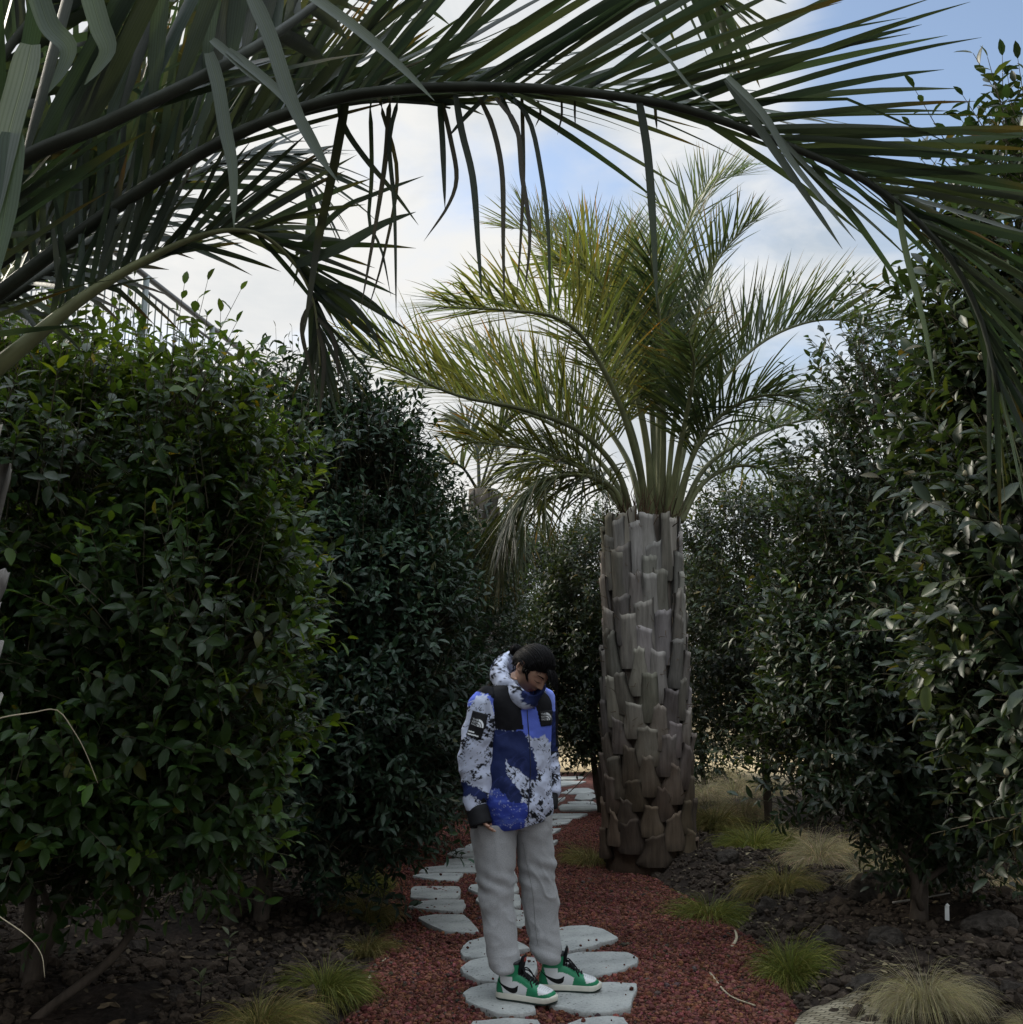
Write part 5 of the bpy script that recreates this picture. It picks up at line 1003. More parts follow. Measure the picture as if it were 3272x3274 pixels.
# fringe falling forward over the far side of the forehead
for _ in range(190):
    x0 = r.uniform(-.022, .062); s0 = norm(np.array([x0 / .073, .85, .60 + r.uniform(-.06, .2)])); p0 = headpos(s0[None])[0]; p0 = p0 + norm(p0) * .012
    W0 = HR @ p0 + HC; fall = norm(np.array([0, 0, -1.]) * .8 + hf * .12 - hl * .10 + r.normal(0, .05, 3)); Lf = r.uniform(.045, .105) * np.interp(x0, [-.022, .0, .03], [.4, .75, 1])
    out = HR @ norm(s0); Pq = [W0 - out * .006 + hu * .02, W0 + out * .002, W0 + out * .012 + fall * Lf * .4, W0 + out * .013 + fall * Lf]
    tube(mb, spline(Pq, 8) - PR_, np.array([.0012, .002, .0022, .0022, .002, .0016, .001, .0004]), 4, (np.array([1, 1, 1.]) * r.uniform(.5, 1.8)), cap=False)
for _ in range(60):       # flyaway strands
    u = norm(np.array([r.normal(0, .7), r.uniform(-.9, .7), r.uniform(.2, 1)])); p0 = headpos(u[None])[0]; p0 = p0 + norm(p0) * .014; q1 = p0 + norm(p0) * r.uniform(.003, .010) + r.normal(0, .012, 3); q2 = q1 + r.normal(0, .014, 3) - np.array([0, .012, 0])
    tube(mb, spline([p0, q1, q2], 6) @ HR.T + HC - PR_, [.0006, .0006, .0005, .0005, .0004, .0002], 3, cap=False)
for _ in range(170):      # wisps breaking up the hairline
    a = r.uniform(-2.4, 1.3); z0 = hline(a) + r.uniform(.004, .016); s0 = norm(np.array([math.sin(a), math.cos(a), z0 / .09])); p0 = headpos(s0[None])[0]; W0 = HR @ (p0 + norm(p0) * .008) + HC; dn = norm(-hu * .7 + np.array([0, 0, -.6]) + r.normal(0, .3, 3)); L_ = r.uniform(.008, .026); o_ = HR @ norm(p0)
    tube(mb, spline([W0 + hu * .012, W0 + o_ * .002, W0 + dn * L_ * .6 + o_ * .001, W0 + dn * L_ - o_ * .004], 6) - PR_, [.0008, .0012, .0011, .0009, .0006, .0002], 3, np.array([1, 1, 1.]) * r.uniform(.6, 1.8), cap=False)
for _ in range(26):       # loose sideburn strands
    s0 = norm(np.array([-.9, .35 + r.uniform(-.1, .12), .0])); p0 = headpos(s0[None])[0] + np.array([-.004, 0, .0]); W0 = HR @ p0 + HC
    tube(mb, spline([W0 + hu * .02, W0, W0 + np.array([.004, 0, -.022 - r.uniform(0, .02)])], 6) - PR_, [.001, .0015, .0015, .0012, .0008, .0003], 4, cap=False)
hair = mb.build('hair', HAIR, person)
mb = MB(); V = usphere(24, 30); Vb = V.reshape(-1, 3) * np.array([.027, .025, .025]) * (1 + .12 * vnoise(V.reshape(-1, 3) * 3, 5)[:, None]); mb.add(Vb + bunW - PR_, grid_faces(24, 30, True))
for _ in range(90):
    ax = norm(r.normal(0, 1, 3)); u0 = norm(np.cross(ax, r.normal(0, 1, 3))); v0 = np.cross(ax, u0); a = np.linspace(0, r.uniform(1.5, 3.5), 9)[:, None]
    tube(mb, (u0 * np.cos(a) + v0 * np.sin(a)) * r.uniform(.025, .030) * np.array([1.06, 1, 1]) + bunW - PR_, .0013, 4, np.array([1, 1, 1.]) * r.uniform(.6, 2), cap=False)
for _ in range(14):
    d = norm(np.array([-.5, .2, .3]) + r.normal(0, .6, 3)); tube(mb, np.array([d * .02, d * .035, d * .045 + r.normal(0, .006, 3)]) + bunW - PR_, [.001, .0007, .0003], 3, cap=False)
mb.build('hair_bun', HAIR, hair)
mb = MB(); mb2 = MB()
for sgn in (-1, 1):      # brows and lowered lashes
    xs = np.linspace(.012, .046, 9); zb_ = .026 + .005 * np.sin((xs - .012) / .034 * 2.6); zl = .0015 - .0035 * np.sin((xs - .014) / .032 * 3.14)
    for zq, tgt, rr in ((zb_, mb, .0024), (zl, mb2, .0013)):
        Uq = norm(np.stack([sgn * xs / .073, np.sqrt(np.clip(1 - (xs / .073) ** 2 - (zq / .105) ** 2, .05, 1)), zq / .103], -1)); Pq = headpos(Uq) + np.array([0, .0016, 0]); tube(tgt, Pq @ HR.T + HC - PR_, rr * np.array([.5, .9, 1, 1, 1, .9, .8, .6, .3]), 6)
mb.build('eyebrows', HAIR, body); mb2.build('eyelashes', HAIR, body)
# --- trousers
def legrings(rows, ys): return rows
LR = [(590, 868, 60), (600, 872, 200), (615, 868, 330), (635, 858, 450), (645, 850, 560), (655, 868, 640), (668, 874, 720), (685, 872, 800), (694, 882, 880), (714, 872, 935), (738, 856, 968)]
RR = [(862, 1085, 40), (872, 1100, 150), (880, 1118, 300), (890, 1112, 400), (905, 1140, 520), (920, 1130, 650), (945, 1140, 760), (962, 1148, 822), (985, 1142, 872), (1006, 1130, 905)]
mbt = MB()
for rows, y0, ank in ((LR, 4.87, ankR), (RR, 4.94, ankL)):
    rg = []
    for i, (xl, xr, Y) in enumerate(rows):
        f = i / (len(rows) - 1); yc = y0 * (1 - f) + ank[1] * f; c = Z2((xl + xr) / 2, Y, yc); hw = abs(Z2(xr, Y, yc)[0] - Z2(xl, Y, yc)[0]) / 2
        dep = np.interp(f, [0, .3, 1], [.112, .092, .066]); rg.append((c, np.array([hw, 0, 0]), np.array([0, -dep, 0])))
    V, fs = loft(rg, 70, 60, 2.2); mbt.add(V, fs)
hp = [(Z2(838, 90, 4.905), np.array([.18, .02, 0]), FW * .095), (Z2(838, 20, 4.90), np.array([.183, .03, 0]), FW * .105), (Z2(840, -80, 4.895), np.array([.172, .05, 0]), FW * .105), (Z2(840, -190, 4.89), np.array([.15, .05, 0]), FW * .09)]
V, fs = loft(hp, 30, 60, 2.2); mbt.add(V, fs)
V, N, fs = remesh(mbt, .0048, 5)
q = np.c_[V[:, 0] * 6.5, V[:, 1] * 6.5, V[:, 2] * 11]; low = sm(-V[:, 2], -.50, -.12)
fold = .010 * vnoise(q + .6 * vnoise(q * 1.3, 3)[:, None], 31) + .004 * vnoise(q * 2.6, 33)
dg = np.sin((V[:, 2] * 62 + 2.8 * vnoise(V * 7, 37) + V[:, 0] * 26)); fold = fold * (.5 + .6 * low) + .0065 * low * np.maximum(dg, -.5) * sm(vnoise(V * 6, 39), -.1, .6) + .006 * np.exp(-((V[:, 2] - .52 - .25 * (V[:, 0] - .03)) / .05) ** 2) * np.sin(V[:, 2] * 90 + V[:, 0] * 40)
rq = V * np.array([6.5, 6.5, 9]) + .7 * np.c_[vnoise(V * 11, 41), vnoise(V * 11, 42), vnoise(V * 11, 43)]; rq[:, 2] += V[:, 0] * 10; ridge = (1 - np.abs(vnoise(rq, 44))) ** 3
zone = .35 + np.exp(-((V[:, 2] - .45) / .12) ** 2) + 1.2 * np.exp(-((V[:, 2] - .16) / .10) ** 2) + .7 * np.exp(-((V[:, 2] - .72) / .08) ** 2)
fold = fold * .8 + (.0058 * ridge - .002 + .0012 * vnoise(V * 45, 45)) * zone
V = V + N * fold[:, None]
# crease between the legs stays open; ribbed elastic cuff pulls in
t = NT('grey_sweat_fabric'); oc = t.coord(); n1_ = t.noise(260, oc, 3, .7); n2_ = t.noise(9, oc, 3)
c = t.mul(t.ramp(n1_.outputs['Fac'], [(.3, (.265, .266, .27)), (.7, (.37, .372, .38))]), t.ramp(n2_.outputs['Fac'], [(.3, (.93, .93, .93)), (.7, (1.05, 1.05, 1.05))]))
SWEAT = t.done(t.bsdf(c, .95, .15, t.bump(n1_.outputs['Fac'], .35, .003), Sheen_Weight=.2))
mb = MB(); mb.add(V - PR_, fs); trous = mb.build('trousers', SWEAT, person); trouB = BVHTree.FromPolygons([tuple(x) for x in V], [tuple(map(int, x)) for f in fs for x in f])
def decal(pts, bvh, dirv, off, name, mat, parent, fill=True, tube_r=None):
    """thin piece laid onto a surface: pts are start points cast along dirv"""
    out = []
    for p in pts:
        h = bvh.ray_cast(Vector(p), Vector(dirv(p) if callable(dirv) else dirv))
        dv = np.array(dirv(p) if callable(dirv) else dirv); out.append(None if h[0] is None else np.array(h[0]) + np.array(h[1]) * (off if np.dot(np.array(h[1]), dv) < 0 else -off))
    return out
def towards(p): return norm(p - np.array([0, 0, CAMZ]))
seam = [Z2(x_, y_, 4.6) for x_, y_ in ((915, 180), (935, 300), (960, 420), (978, 540), (985, 640), (995, 740), (1005, 810))]
sp_ = [x for x in decal(spline(seam, 60), trouB, towards, .0006, '', None, None) if x is not None]
mb = MB(); tube(mb, np.array(sp_) - PR_, .0016, 5, cap=False); mb.build('leg_seam', plain_mat('seam_thread', (.2, .2, .2), .9, .1, 40, .1, 0), trous)
# --- jacket print
BLUE = np.array((.13, .19, .72)); PALE = np.array((.25, .33, .88)); NAVY = np.array((.018, .028, .10)); DEEP = np.array((.04, .065, .36)); SNOW = np.array((.60, .65, .82)); BLACK = np.array((.008, .008, .010))
def ridg(Q, sc, ang, seed, st=3.5):
    ca, sa = math.cos(ang), math.sin(ang); q = np.c_[(Q[:, 0] * ca + Q[:, 1] * sa) * sc, (-Q[:, 0] * sa + Q[:, 1] * ca) * sc / st, np.zeros(len(Q))]
    q = q + .35 * np.c_[vnoise(q * 1.7, seed + 5), vnoise(q * 1.7, seed + 6), np.zeros(len(q))]
    return 1 - np.abs(fbm(q, 4, seed))
def snow(Q, seed, thr=.80, ang=.9):
    rk = ridg(Q, .024, ang, seed) * .5 + ridg(Q, .07, -ang, seed + 3) * .5; m = sm(fbm(np.c_[Q * .008, np.zeros(len(Q))], 3, seed + 20), -.45, .5)
    k = sm(rk - (1 - m) * .13 + m * .10, thr, thr + .06)[:, None]; c = SNOW * (1 - .22 * sm(fbm(np.c_[Q * .02, np.ones(len(Q))], 3, seed + 2), -.2, .6)[:, None]) * np.array([1, 1, 1.0]); return c * (1 - k) + BLACK * 1.6 * k
def navy(Q, seed):
    m = sm(ridg(Q, .016, .8, seed), .80, 1.0)[:, None]; return NAVY * (1 - m) + np.array((.035, .05, .17)) * m
def deep(Q, seed):
    m = sm(ridg(Q, .022, 1.35, seed), .72, .95)[:, None]; m2 = sm(ridg(Q, .03, 1.2, seed + 4), .93, .98)[:, None]; c = DEEP * (1 - m) + np.array((.085, .13, .48)) * m; c = c * (1 - m2 * .8) + SNOW * .8 * m2 * .8; return c
FRONT = [
 (BLUE, [(960, 560), (1320, 560), (1320, 1070), (1010, 1070), (940, 940)]),
 ('navy', [(640, 930), (1005, 945), (1052, 1055), (1110, 1160), (1150, 1330), (1080, 1420), (930, 1580), (640, 1560)]),
 ('snow', [(1020, 985), (1100, 1010), (1150, 1000), (1235, 1035), (1240, 1420), (1120, 1390), (1130, 1230), (1075, 1120)]),
 ('snow', [(850, 1180), (900, 1250), (1000, 1310), (1110, 1370), (1160, 1400), (1130, 1470), (1060, 1560), (980, 1500), (930, 1400), (870, 1330)]),
 ('deep', [(640, 1470), (800, 1440), (900, 1560), (1010, 1540), (1070, 1590), (1040, 1680), (1000, 1800), (600, 1800)]),
 ('snow', [(1110, 1400), (1240, 1330), (1260, 1800), (1030, 1800), (1050, 1650), (1090, 1560)]),
 (BLACK, [(760, 480), (960, 560), (975, 700), (1003, 943), (880, 950), (770, 938), (600, 700), (560, 560)]),
 (BLACK, [(1085, 560), (1108, 740), (1150, 918), (1258, 905), (1290, 560)]),
 (np.array((.03, .035, .12)), [(1045, 560), (1090, 600), (1110, 745), (1075, 770), (1035, 700)]),
]
SLEEVE = [
 ('blue', [(500, 560), (800, 560), (790, 760), (740, 690), (690, 650), (600, 660), (540, 760)]),
 (BLACK, [(560, 540), (820, 540), (795, 740), (755, 690), (705, 645), (600, 622)]),
 (BLUE, [(735, 690), (790, 700), (790, 900), (765, 860)]),
 ('rock', [(690, 800), (790, 860), (780, 1010), (700, 1080), (600, 1080), (560, 1010)]),
 ('navy', [(380, 1370), (560, 1400), (700, 1480), (700, 1540), (560, 1490), (470, 1520), (380, 1560)]),
 (BLACK, [(380, 1560), (500, 1560), (520, 1620), (700, 1640), (720, 1700), (380, 1700)]),
]
def paint(P, regions, base, seed):
    Q = toZ1(P); Wq = Q + 7 * np.c_[fbm(np.c_[Q * .09, np.zeros(len(Q))], 2, seed + 30), fbm(np.c_[Q * .09, np.ones(len(Q))], 2, seed + 31)] + 16 * np.c_[fbm(np.c_[Q * .022, np.zeros(len(Q))], 3, seed), fbm(np.c_[Q * .022, np.ones(len(Q))], 3, seed + 1)]
    c = snow(Q, seed, base)
    for kind, poly in regions:
        hard = not isinstance(kind, str) and kind is BLACK; m = inpoly(Q if hard else Wq, poly)
        if not m.any(): continue
        if isinstance(kind, str): c[m] = {'navy': navy, 'deep': deep, 'snow': lambda q, s: snow(q, s, .72, .7), 'rock': lambda q, s: snow(q, s, .58, 1.1), 'blue': lambda q, s: np.where(ridg(q, .02, 1.3, s)[:, None] > .8, SNOW, BLUE)}[kind](Q[m], seed + 7)
        else: c[m] = kind * (1 + (.12 * fbm(np.c_[Q[m] * .01, np.zeros(m.sum())], 2, 5)[:, None] if kind is not BLACK else 0))
    return np.clip(c, .004, 1)
t = NT('printed_shell_fabric'); oc = t.coord(); n1_ = t.noise(34, oc, 4, .6); SHELL = t.done(t.bsdf(t.tint(), .7, .14, t.bump(n1_.outputs['Fac'], .3, .006)))
CUFF = plain_mat('black_cuff_fabric', (.010, .010, .012), .75, .3, 30, .2, .4, .004); PATCHB = plain_mat('black_patch', (.007, .007, .009), .7, .3, 30, .1, 0); LOGO = plain_mat('white_embroidery', (.72, .74, .76), .8, .2, 60, .1, .1, .002); ZIP = plain_mat('dark_zip', (.02, .025, .06), .5, .4, 60, .2, 0)
tr = []
for X_, Y_, a_, b_, f_ in ((1000, 1752, .152, .118, .0), (990, 1690, .160, .128, .004), (975, 1600, .166, .134, .006), (965, 1480, .165, .137, .008), (962, 1300, .161, .134, .008), (970, 1100, .158, .128, .006), (980, 900, .162, .122, .006), (975, 760, .172, .114, .008), (965, 670, .168, .098, .010), (955, 610, .138, .080, .014), (950, 565, .095, .068, .02), (955, 520, .075, .062, .03)):
    c = Z1(X_ - 25, Y_, 4.895) + FW * f_; ti = .10 if Y_ > 1500 else 0.0; tr.append((c, AW * a_ + np.array([0, 0, ti * a_]), FW * b_))
V, fs = loft(tr, 190, 260, 2.25); N = normals(V, fs)
q = V * 7.5; warp = .7 * np.c_[vnoise(q, 51), vnoise(q, 52), vnoise(q, 53)]
zz_ = V[:, 2]; fold = .012 * vnoise(q * [1, 1, .8] + warp, 54) + .005 * vnoise(q * 2.4 + warp, 55) + .0022 * vnoise(q * 6, 56); lowf = sm(-zz_, -1.25, -.8)
fold = fold * (.55 + .6 * lowf) + .006 * lowf * np.sin(zz_ * 34 + V[:, 0] * 22 + 3 * vnoise(V * 5, 57)) * sm(vnoise(V * 4, 58), -.3, .5)
V = V + N * fold[:, None]
mb = MB(); mb.add(V - PR_, fs, paint(V, FRONT, .74, 61)); jac = mb.build('jacket', SHELL, person); jB = BVHTree.FromPolygons([tuple(x) for x in V], [tuple(map(int, x)) for f in fs for x in f])
def sleeve(rows, ydep, name, regions, base, seed, amp=1.0):
    rg = []; C = np.array([Z1(X_, Y_, y_) for (X_, Y_, h_), y_ in zip(rows, ydep)]); T = norm(np.gradient(C, axis=0))
    for c, tt, (X_, Y_, h_) in zip(C, T, rows):
        hw = h_ * .553e-3; a = norm(np.array([1, .1, 0]) - tt * np.dot([1, .1, 0], tt)); b = np.cross(tt, a); rg.append((c, a * hw, b * hw * .86))
    V, fs = loft(rg, 150, 120, 2.1); N = normals(V, fs); s_ = np.linspace(0, 1, 150).repeat(120); s_ = np.concatenate([s_, [0, 1]])
    if (N[:-2] * (V[:-2] - spline(C, 150).repeat(120, 0))).sum() < 0: N = -N; fs = [f[:, ::-1] for f in fs]
    q = V * 10; w_ = .8 * np.c_[vnoise(q, seed + 1), vnoise(q, seed + 2), vnoise(q, seed + 3)]
    bunch = sm(s_, .35, .75)
    fo = .010 * vnoise(q + w_, seed + 4) + .004 * vnoise(q * 2.5, seed + 5) + .006 * bunch * np.sin(s_ * 52 + 3.5 * vnoise(V * 8, seed + 6) + V[:, 0] * 30) * sm(vnoise(V * 7, seed + 7), -.4, .4)
    V = V + N * (fo * amp)[:, None]
    mb = MB(); mb.add(V - PR_, fs, paint(V, regions, base, seed)); o = mb.build('sleeve', SHELL, jac); return o, BVHTree.FromPolygons([tuple(x) for x in V], [tuple(map(int, x)) for f in fs for x in f])
slR, slB = sleeve([(740, 612, 45), (705, 640, 85), (665, 700, 112), (645, 850, 126), (622, 1000, 140), (618, 1150, 155), (618, 1280, 160), (615, 1390, 145), (598, 1480, 108), (592, 1560, 96), (603, 1625, 82), (616, 1670, 68)], [4.83, 4.81, 4.80, 4.80, 4.805, 4.815, 4.82, 4.81, 4.795, 4.785, 4.775, 4.768], 'sleeve', SLEEVE, .76, 71)
SL2 = [(PALE, [(1200, 560), (1400, 560), (1400, 780), (1200, 780)]), ('navy', [(1150, 780), (1400, 780), (1400, 1140), (1150, 1140)]), ('rock', [(1150, 1140), (1400, 1140), (1400, 1280), (1150, 1280)]), (BLACK, [(1280, 640), (1320, 640), (1330, 1100), (1290, 1100)])]
slL, _ = sleeve([(1175, 612, 38), (1205, 650, 62), (1222, 720, 72), (1228, 850, 74), (1226, 1000, 76), (1228, 1150, 80), (1234, 1280, 84), (1238, 1400, 86), (1245, 1470, 76), (1246, 1500, 62)], [4.95, 4.96, 4.97, 4.98, 4.99, 5.0, 5.0, 4.985, 4.97, 4.96], 'sleeve', SL2, .80, 91, .7)
def cuff(P, rad, parent):
    P = spline(P, 16); th_ = np.linspace(0, 2 * math.pi, 28, endpoint=False); T, N_, B_ = frames(P, (0, -1, 0)); r_ = np.interp(np.linspace(0, 1, 16), [0, .12, .3, .8, .95, 1], [.9, 1.03, 1, 1.0, 1.02, .95]) * rad
    V = (P[:, None] + r_[:, None, None] * (np.cos(th_)[None, :, None] * B_[:, None] + .8 * np.sin(th_)[None, :, None] * N_[:, None])).reshape(-1, 3); V = V + .003 * np.c_[vnoise(V * 30, 1), vnoise(V * 30, 2), vnoise(V * 30, 3)]
    Vi = P[-1] + (V[-28:] - P[-1]) * .8; Vi2 = Vi + (P[-3] - P[-1]) * .8
    mb = MB(); mb.add(np.concatenate([V, Vi, Vi2]) - PR_, grid_faces(18, 28, True)); mb.build('cuff', CUFF, parent)
cuff([Z1(604, 1618, 4.782), Z1(616, 1660, 4.772), Z1(636, 1745, 4.76), Z1(642, 1768, 4.757)], .0515, slR)
cuff([Z1(1244, 1470, 4.965), Z1(1245, 1510, 4.955), Z1(1245, 1590, 4.94), Z1(1243, 1618, 4.935)], .029, slL)
# tall printed collar with the hood bunched behind it
loop = [Z1(800, 400, 4.97), Z1(800, 480, 4.90), Z1(868, 580, 4.815), Z1(960, 668, 4.765), Z1(1040, 705, 4.755), Z1(1098, 690, 4.79), Z1(1130, 610, 4.86), Z1(1090, 510, 4.95), Z1(990, 420, 5.02), Z1(880, 370, 5.02)]
L2 = np.array(loop + loop[:3]); P = spline(L2, 130)[: int(130 * 10 / 12)]; n = len(P); c0 = P.mean(0); th_ = np.linspace(0, 2 * math.pi, 40, endpoint=False); T = norm(np.roll(P, -1, 0) - np.roll(P, 1, 0)); ax = norm(Z1(1085, 432, 4.80) - Z1(940, 620, 4.88)); rd = norm(P - c0 - ax * ((P - c0) @ ax)[:, None])
back = np.clip((P[:, 1] - 4.76) / .24, 0, 1); rw = .020 + .022 * back; rh = .046 + .022 * back
V = (P[:, None] + (rw[:, None] * np.cos(th_)[None])[..., None] * rd[:, None] + (rh[:, None] * np.sin(th_)[None])[..., None] * ax).reshape(-1, 3); fs = [np.stack([(lambda i, j: i * 40 + j)(i, j) for i, j in ((np.arange(n)[:, None], np.arange(40)[None]), (np.arange(n)[:, None], (np.arange(40)[None] + 1) % 40), ((np.arange(n)[:, None] + 1) % n, (np.arange(40)[None] + 1) % 40), ((np.arange(n)[:, None] + 1) % n, np.arange(40)[None]))], -1).reshape(-1, 4)]
N = normals(V, fs); V = V + N * (.009 * vnoise(V * 16, 5) + .006 * vnoise(V * 34, 6))[:, None]
HOODR = [('navy', [(1000, 600), (1200, 560), (1200, 800), (985, 720)]), ('rock', [(840, 560), (960, 470), (1000, 700), (930, 680)])]
mb = MB(); mb.add(V - PR_, fs, paint(V, HOODR, .70, 83)); mb.build('hood', SHELL, jac); hB = BVHTree.FromPolygons([tuple(x) for x in V], [tuple(map(int, x)) for f in fs for x in f])
# zip flap
zp = [x for x in decal(spline([Z1(x_, y_, 4.5) for x_, y_ in ((1035, 780), (1042, 900), (1055, 1050), (1062, 1200), (1062, 1350), (1050, 1500), (1045, 1640), (1042, 1735))], 70), jB, towards, .0012, '', None, None) if x is not None]
mb = MB(); tube(mb, np.array(zp) - PR_, .0022, 5, cap=False); mb.build('zip', ZIP, jac)
# patches with the dome emblem
def patch(quad, bvh, parent, lines):
    q = np.array(quad, float); n = 14; s_ = np.linspace(0, 1, n); G = (q[0] * (1 - s_)[:, None, None] + q[3] * s_[:, None, None]) * (1 - s_)[None, :, None] + (q[1] * (1 - s_)[:, None, None] + q[2] * s_[:, None, None]) * s_[None, :, None]
    def lay(Gp, off):
        sh = Gp.shape[:-1]; out = decal([Z1(a_, b_, 4.4) for a_, b_ in Gp.reshape(-1, 2)], bvh, towards, off, '', None, None); ok = [x for x in out if x is not None]
        if not ok: return None
        last = ok[0]; res = []
        for x in out:
            if x is not None: last = x
            res.append(last)
        return np.array(res).reshape(*sh, 3)
    V = lay(G, .004); Vb = V + towards(V.mean((0, 1))) * .0035; mb = MB(); b = np.concatenate([V.reshape(-1, 3), Vb.reshape(-1, 3)]); f = grid_faces(n, n)
    edge = np.concatenate([np.arange(n), np.arange(1, n) * n + n - 1, n * n - 1 - np.arange(1, n), (n - 1 - np.arange(1, n - 1)) * n]); k2 = np.roll(edge, -1)
    mb.add(b - PR_, [f[:, ::-1], f + n * n, np.stack([edge, k2, k2 + n * n, edge + n * n], 1)]); pt = mb.build('emblem_patch', PATCHB, parent, smooth=True)
    def uv(a_, b_): a_, b_ = np.asarray(a_, float)[..., None], np.asarray(b_, float)[..., None]; return (q[0] * (1 - a_) + q[1] * a_) * (1 - b_) + (q[3] * (1 - a_) + q[2] * a_) * b_
    # the patch surface itself carries the marks
    V2 = V + norm(-towards(V.mean((0, 1)))) * .0008
    def onp(a_, b_):
        a_ = np.clip(np.asarray(a_, float), 0, 1) * (n - 1); b_ = np.clip(np.asarray(b_, float), 0, 1) * (n - 1); i = np.clip(b_.astype(int), 0, n - 2); j = np.clip(a_.astype(int), 0, n - 2); fb, fa = (b_ - i)[..., None], (a_ - j)[..., None]
        return V2[i, j] * (1 - fb) * (1 - fa) + V2[i, j + 1] * (1 - fb) * fa + V2[i + 1, j] * fb * (1 - fa) + V2[i + 1, j + 1] * fb * fa
    mb = MB(); A_ = np.linspace(0, math.pi / 2, 14)
    lo_, hi_ = lines['dome']
    w_ = lines['w']
    # quarter dome of three arched bands at the right, three rows of lettering at the left
    cx0, cy0 = w_[0] + (w_[1] - w_[0]) * .50, hi_
    for r0_, r1_ in ((.0, .30), (.40, .62), (.72, 1.0)):
        rad = np.array([r0_, r1_]); a_ = cx0 + (w_[1] - cx0) * rad[:, None] * np.cos(A_)[None]; b_ = cy0 - (hi_ - lo_) * rad[:, None] * np.sin(A_)[None]; mb.add(onp(a_, b_).reshape(-1, 3) - PR_, grid_faces(2, 14))
    def word(txt, a0, a1, b0, b1):
        cu = bpy.data.curves.new('t', 'FONT'); cu.body = txt; ob = bpy.data.objects.new('t', cu); COL.objects.link(ob); bpy.context.view_layer.update()
        me = bpy.data.meshes.new_from_object(ob.evaluated_get(bpy.context.evaluated_depsgraph_get())); Vt = np.array([v.co[:] for v in me.vertices]); fsT = [np.array([p.vertices[:]]) for p in me.polygons]
        bpy.data.objects.remove(ob); bpy.data.curves.remove(cu); bpy.data.meshes.remove(me)
        x = (Vt[:, 0] - Vt[:, 0].min()) / np.ptp(Vt[:, 0]); y = (Vt[:, 1] - Vt[:, 1].min()) / np.ptp(Vt[:, 1]); mb.add(onp(a0 + (a1 - a0) * x, b1 + (b0 - b1) * y) - PR_, fsT)
    hh = (hi_ - lo_) / 3
    for k_, tx in enumerate(('THE', 'NORTH', 'FACE')): word(tx, w_[0], cx0 - .015, lo_ + hh * k_ + hh * .12, lo_ + hh * (k_ + 1) - hh * .12)
    for a0, a1, b0, b1 in lines.get('rows', []):     # two worn embroidered rows below the dome
        sa = np.linspace(a0, a1, 12); wv = .012 * vnoise(np.c_[sa * 40, np.zeros((12, 2))], 4); mb.add(onp(np.stack([sa, sa]), np.stack([b0 + wv, b1 + wv])).reshape(-1, 3) - PR_, grid_faces(2, 12))
    mb.build('emblem', LOGO, pt, smooth=False); return pt
patch([(1135, 790), (1243, 782), (1256, 905), (1152, 920)], jB, jac, {'dome': (.12, .64), 'w': (.12, .92)})
patch([(572, 782), (702, 820), (640, 1030), (520, 995)], slB, slR, {'dome': (.27, .56), 'w': (.12, .92), 'rows': [(.05, .45, .79, .85), (.04, .78, .90, .96)]})
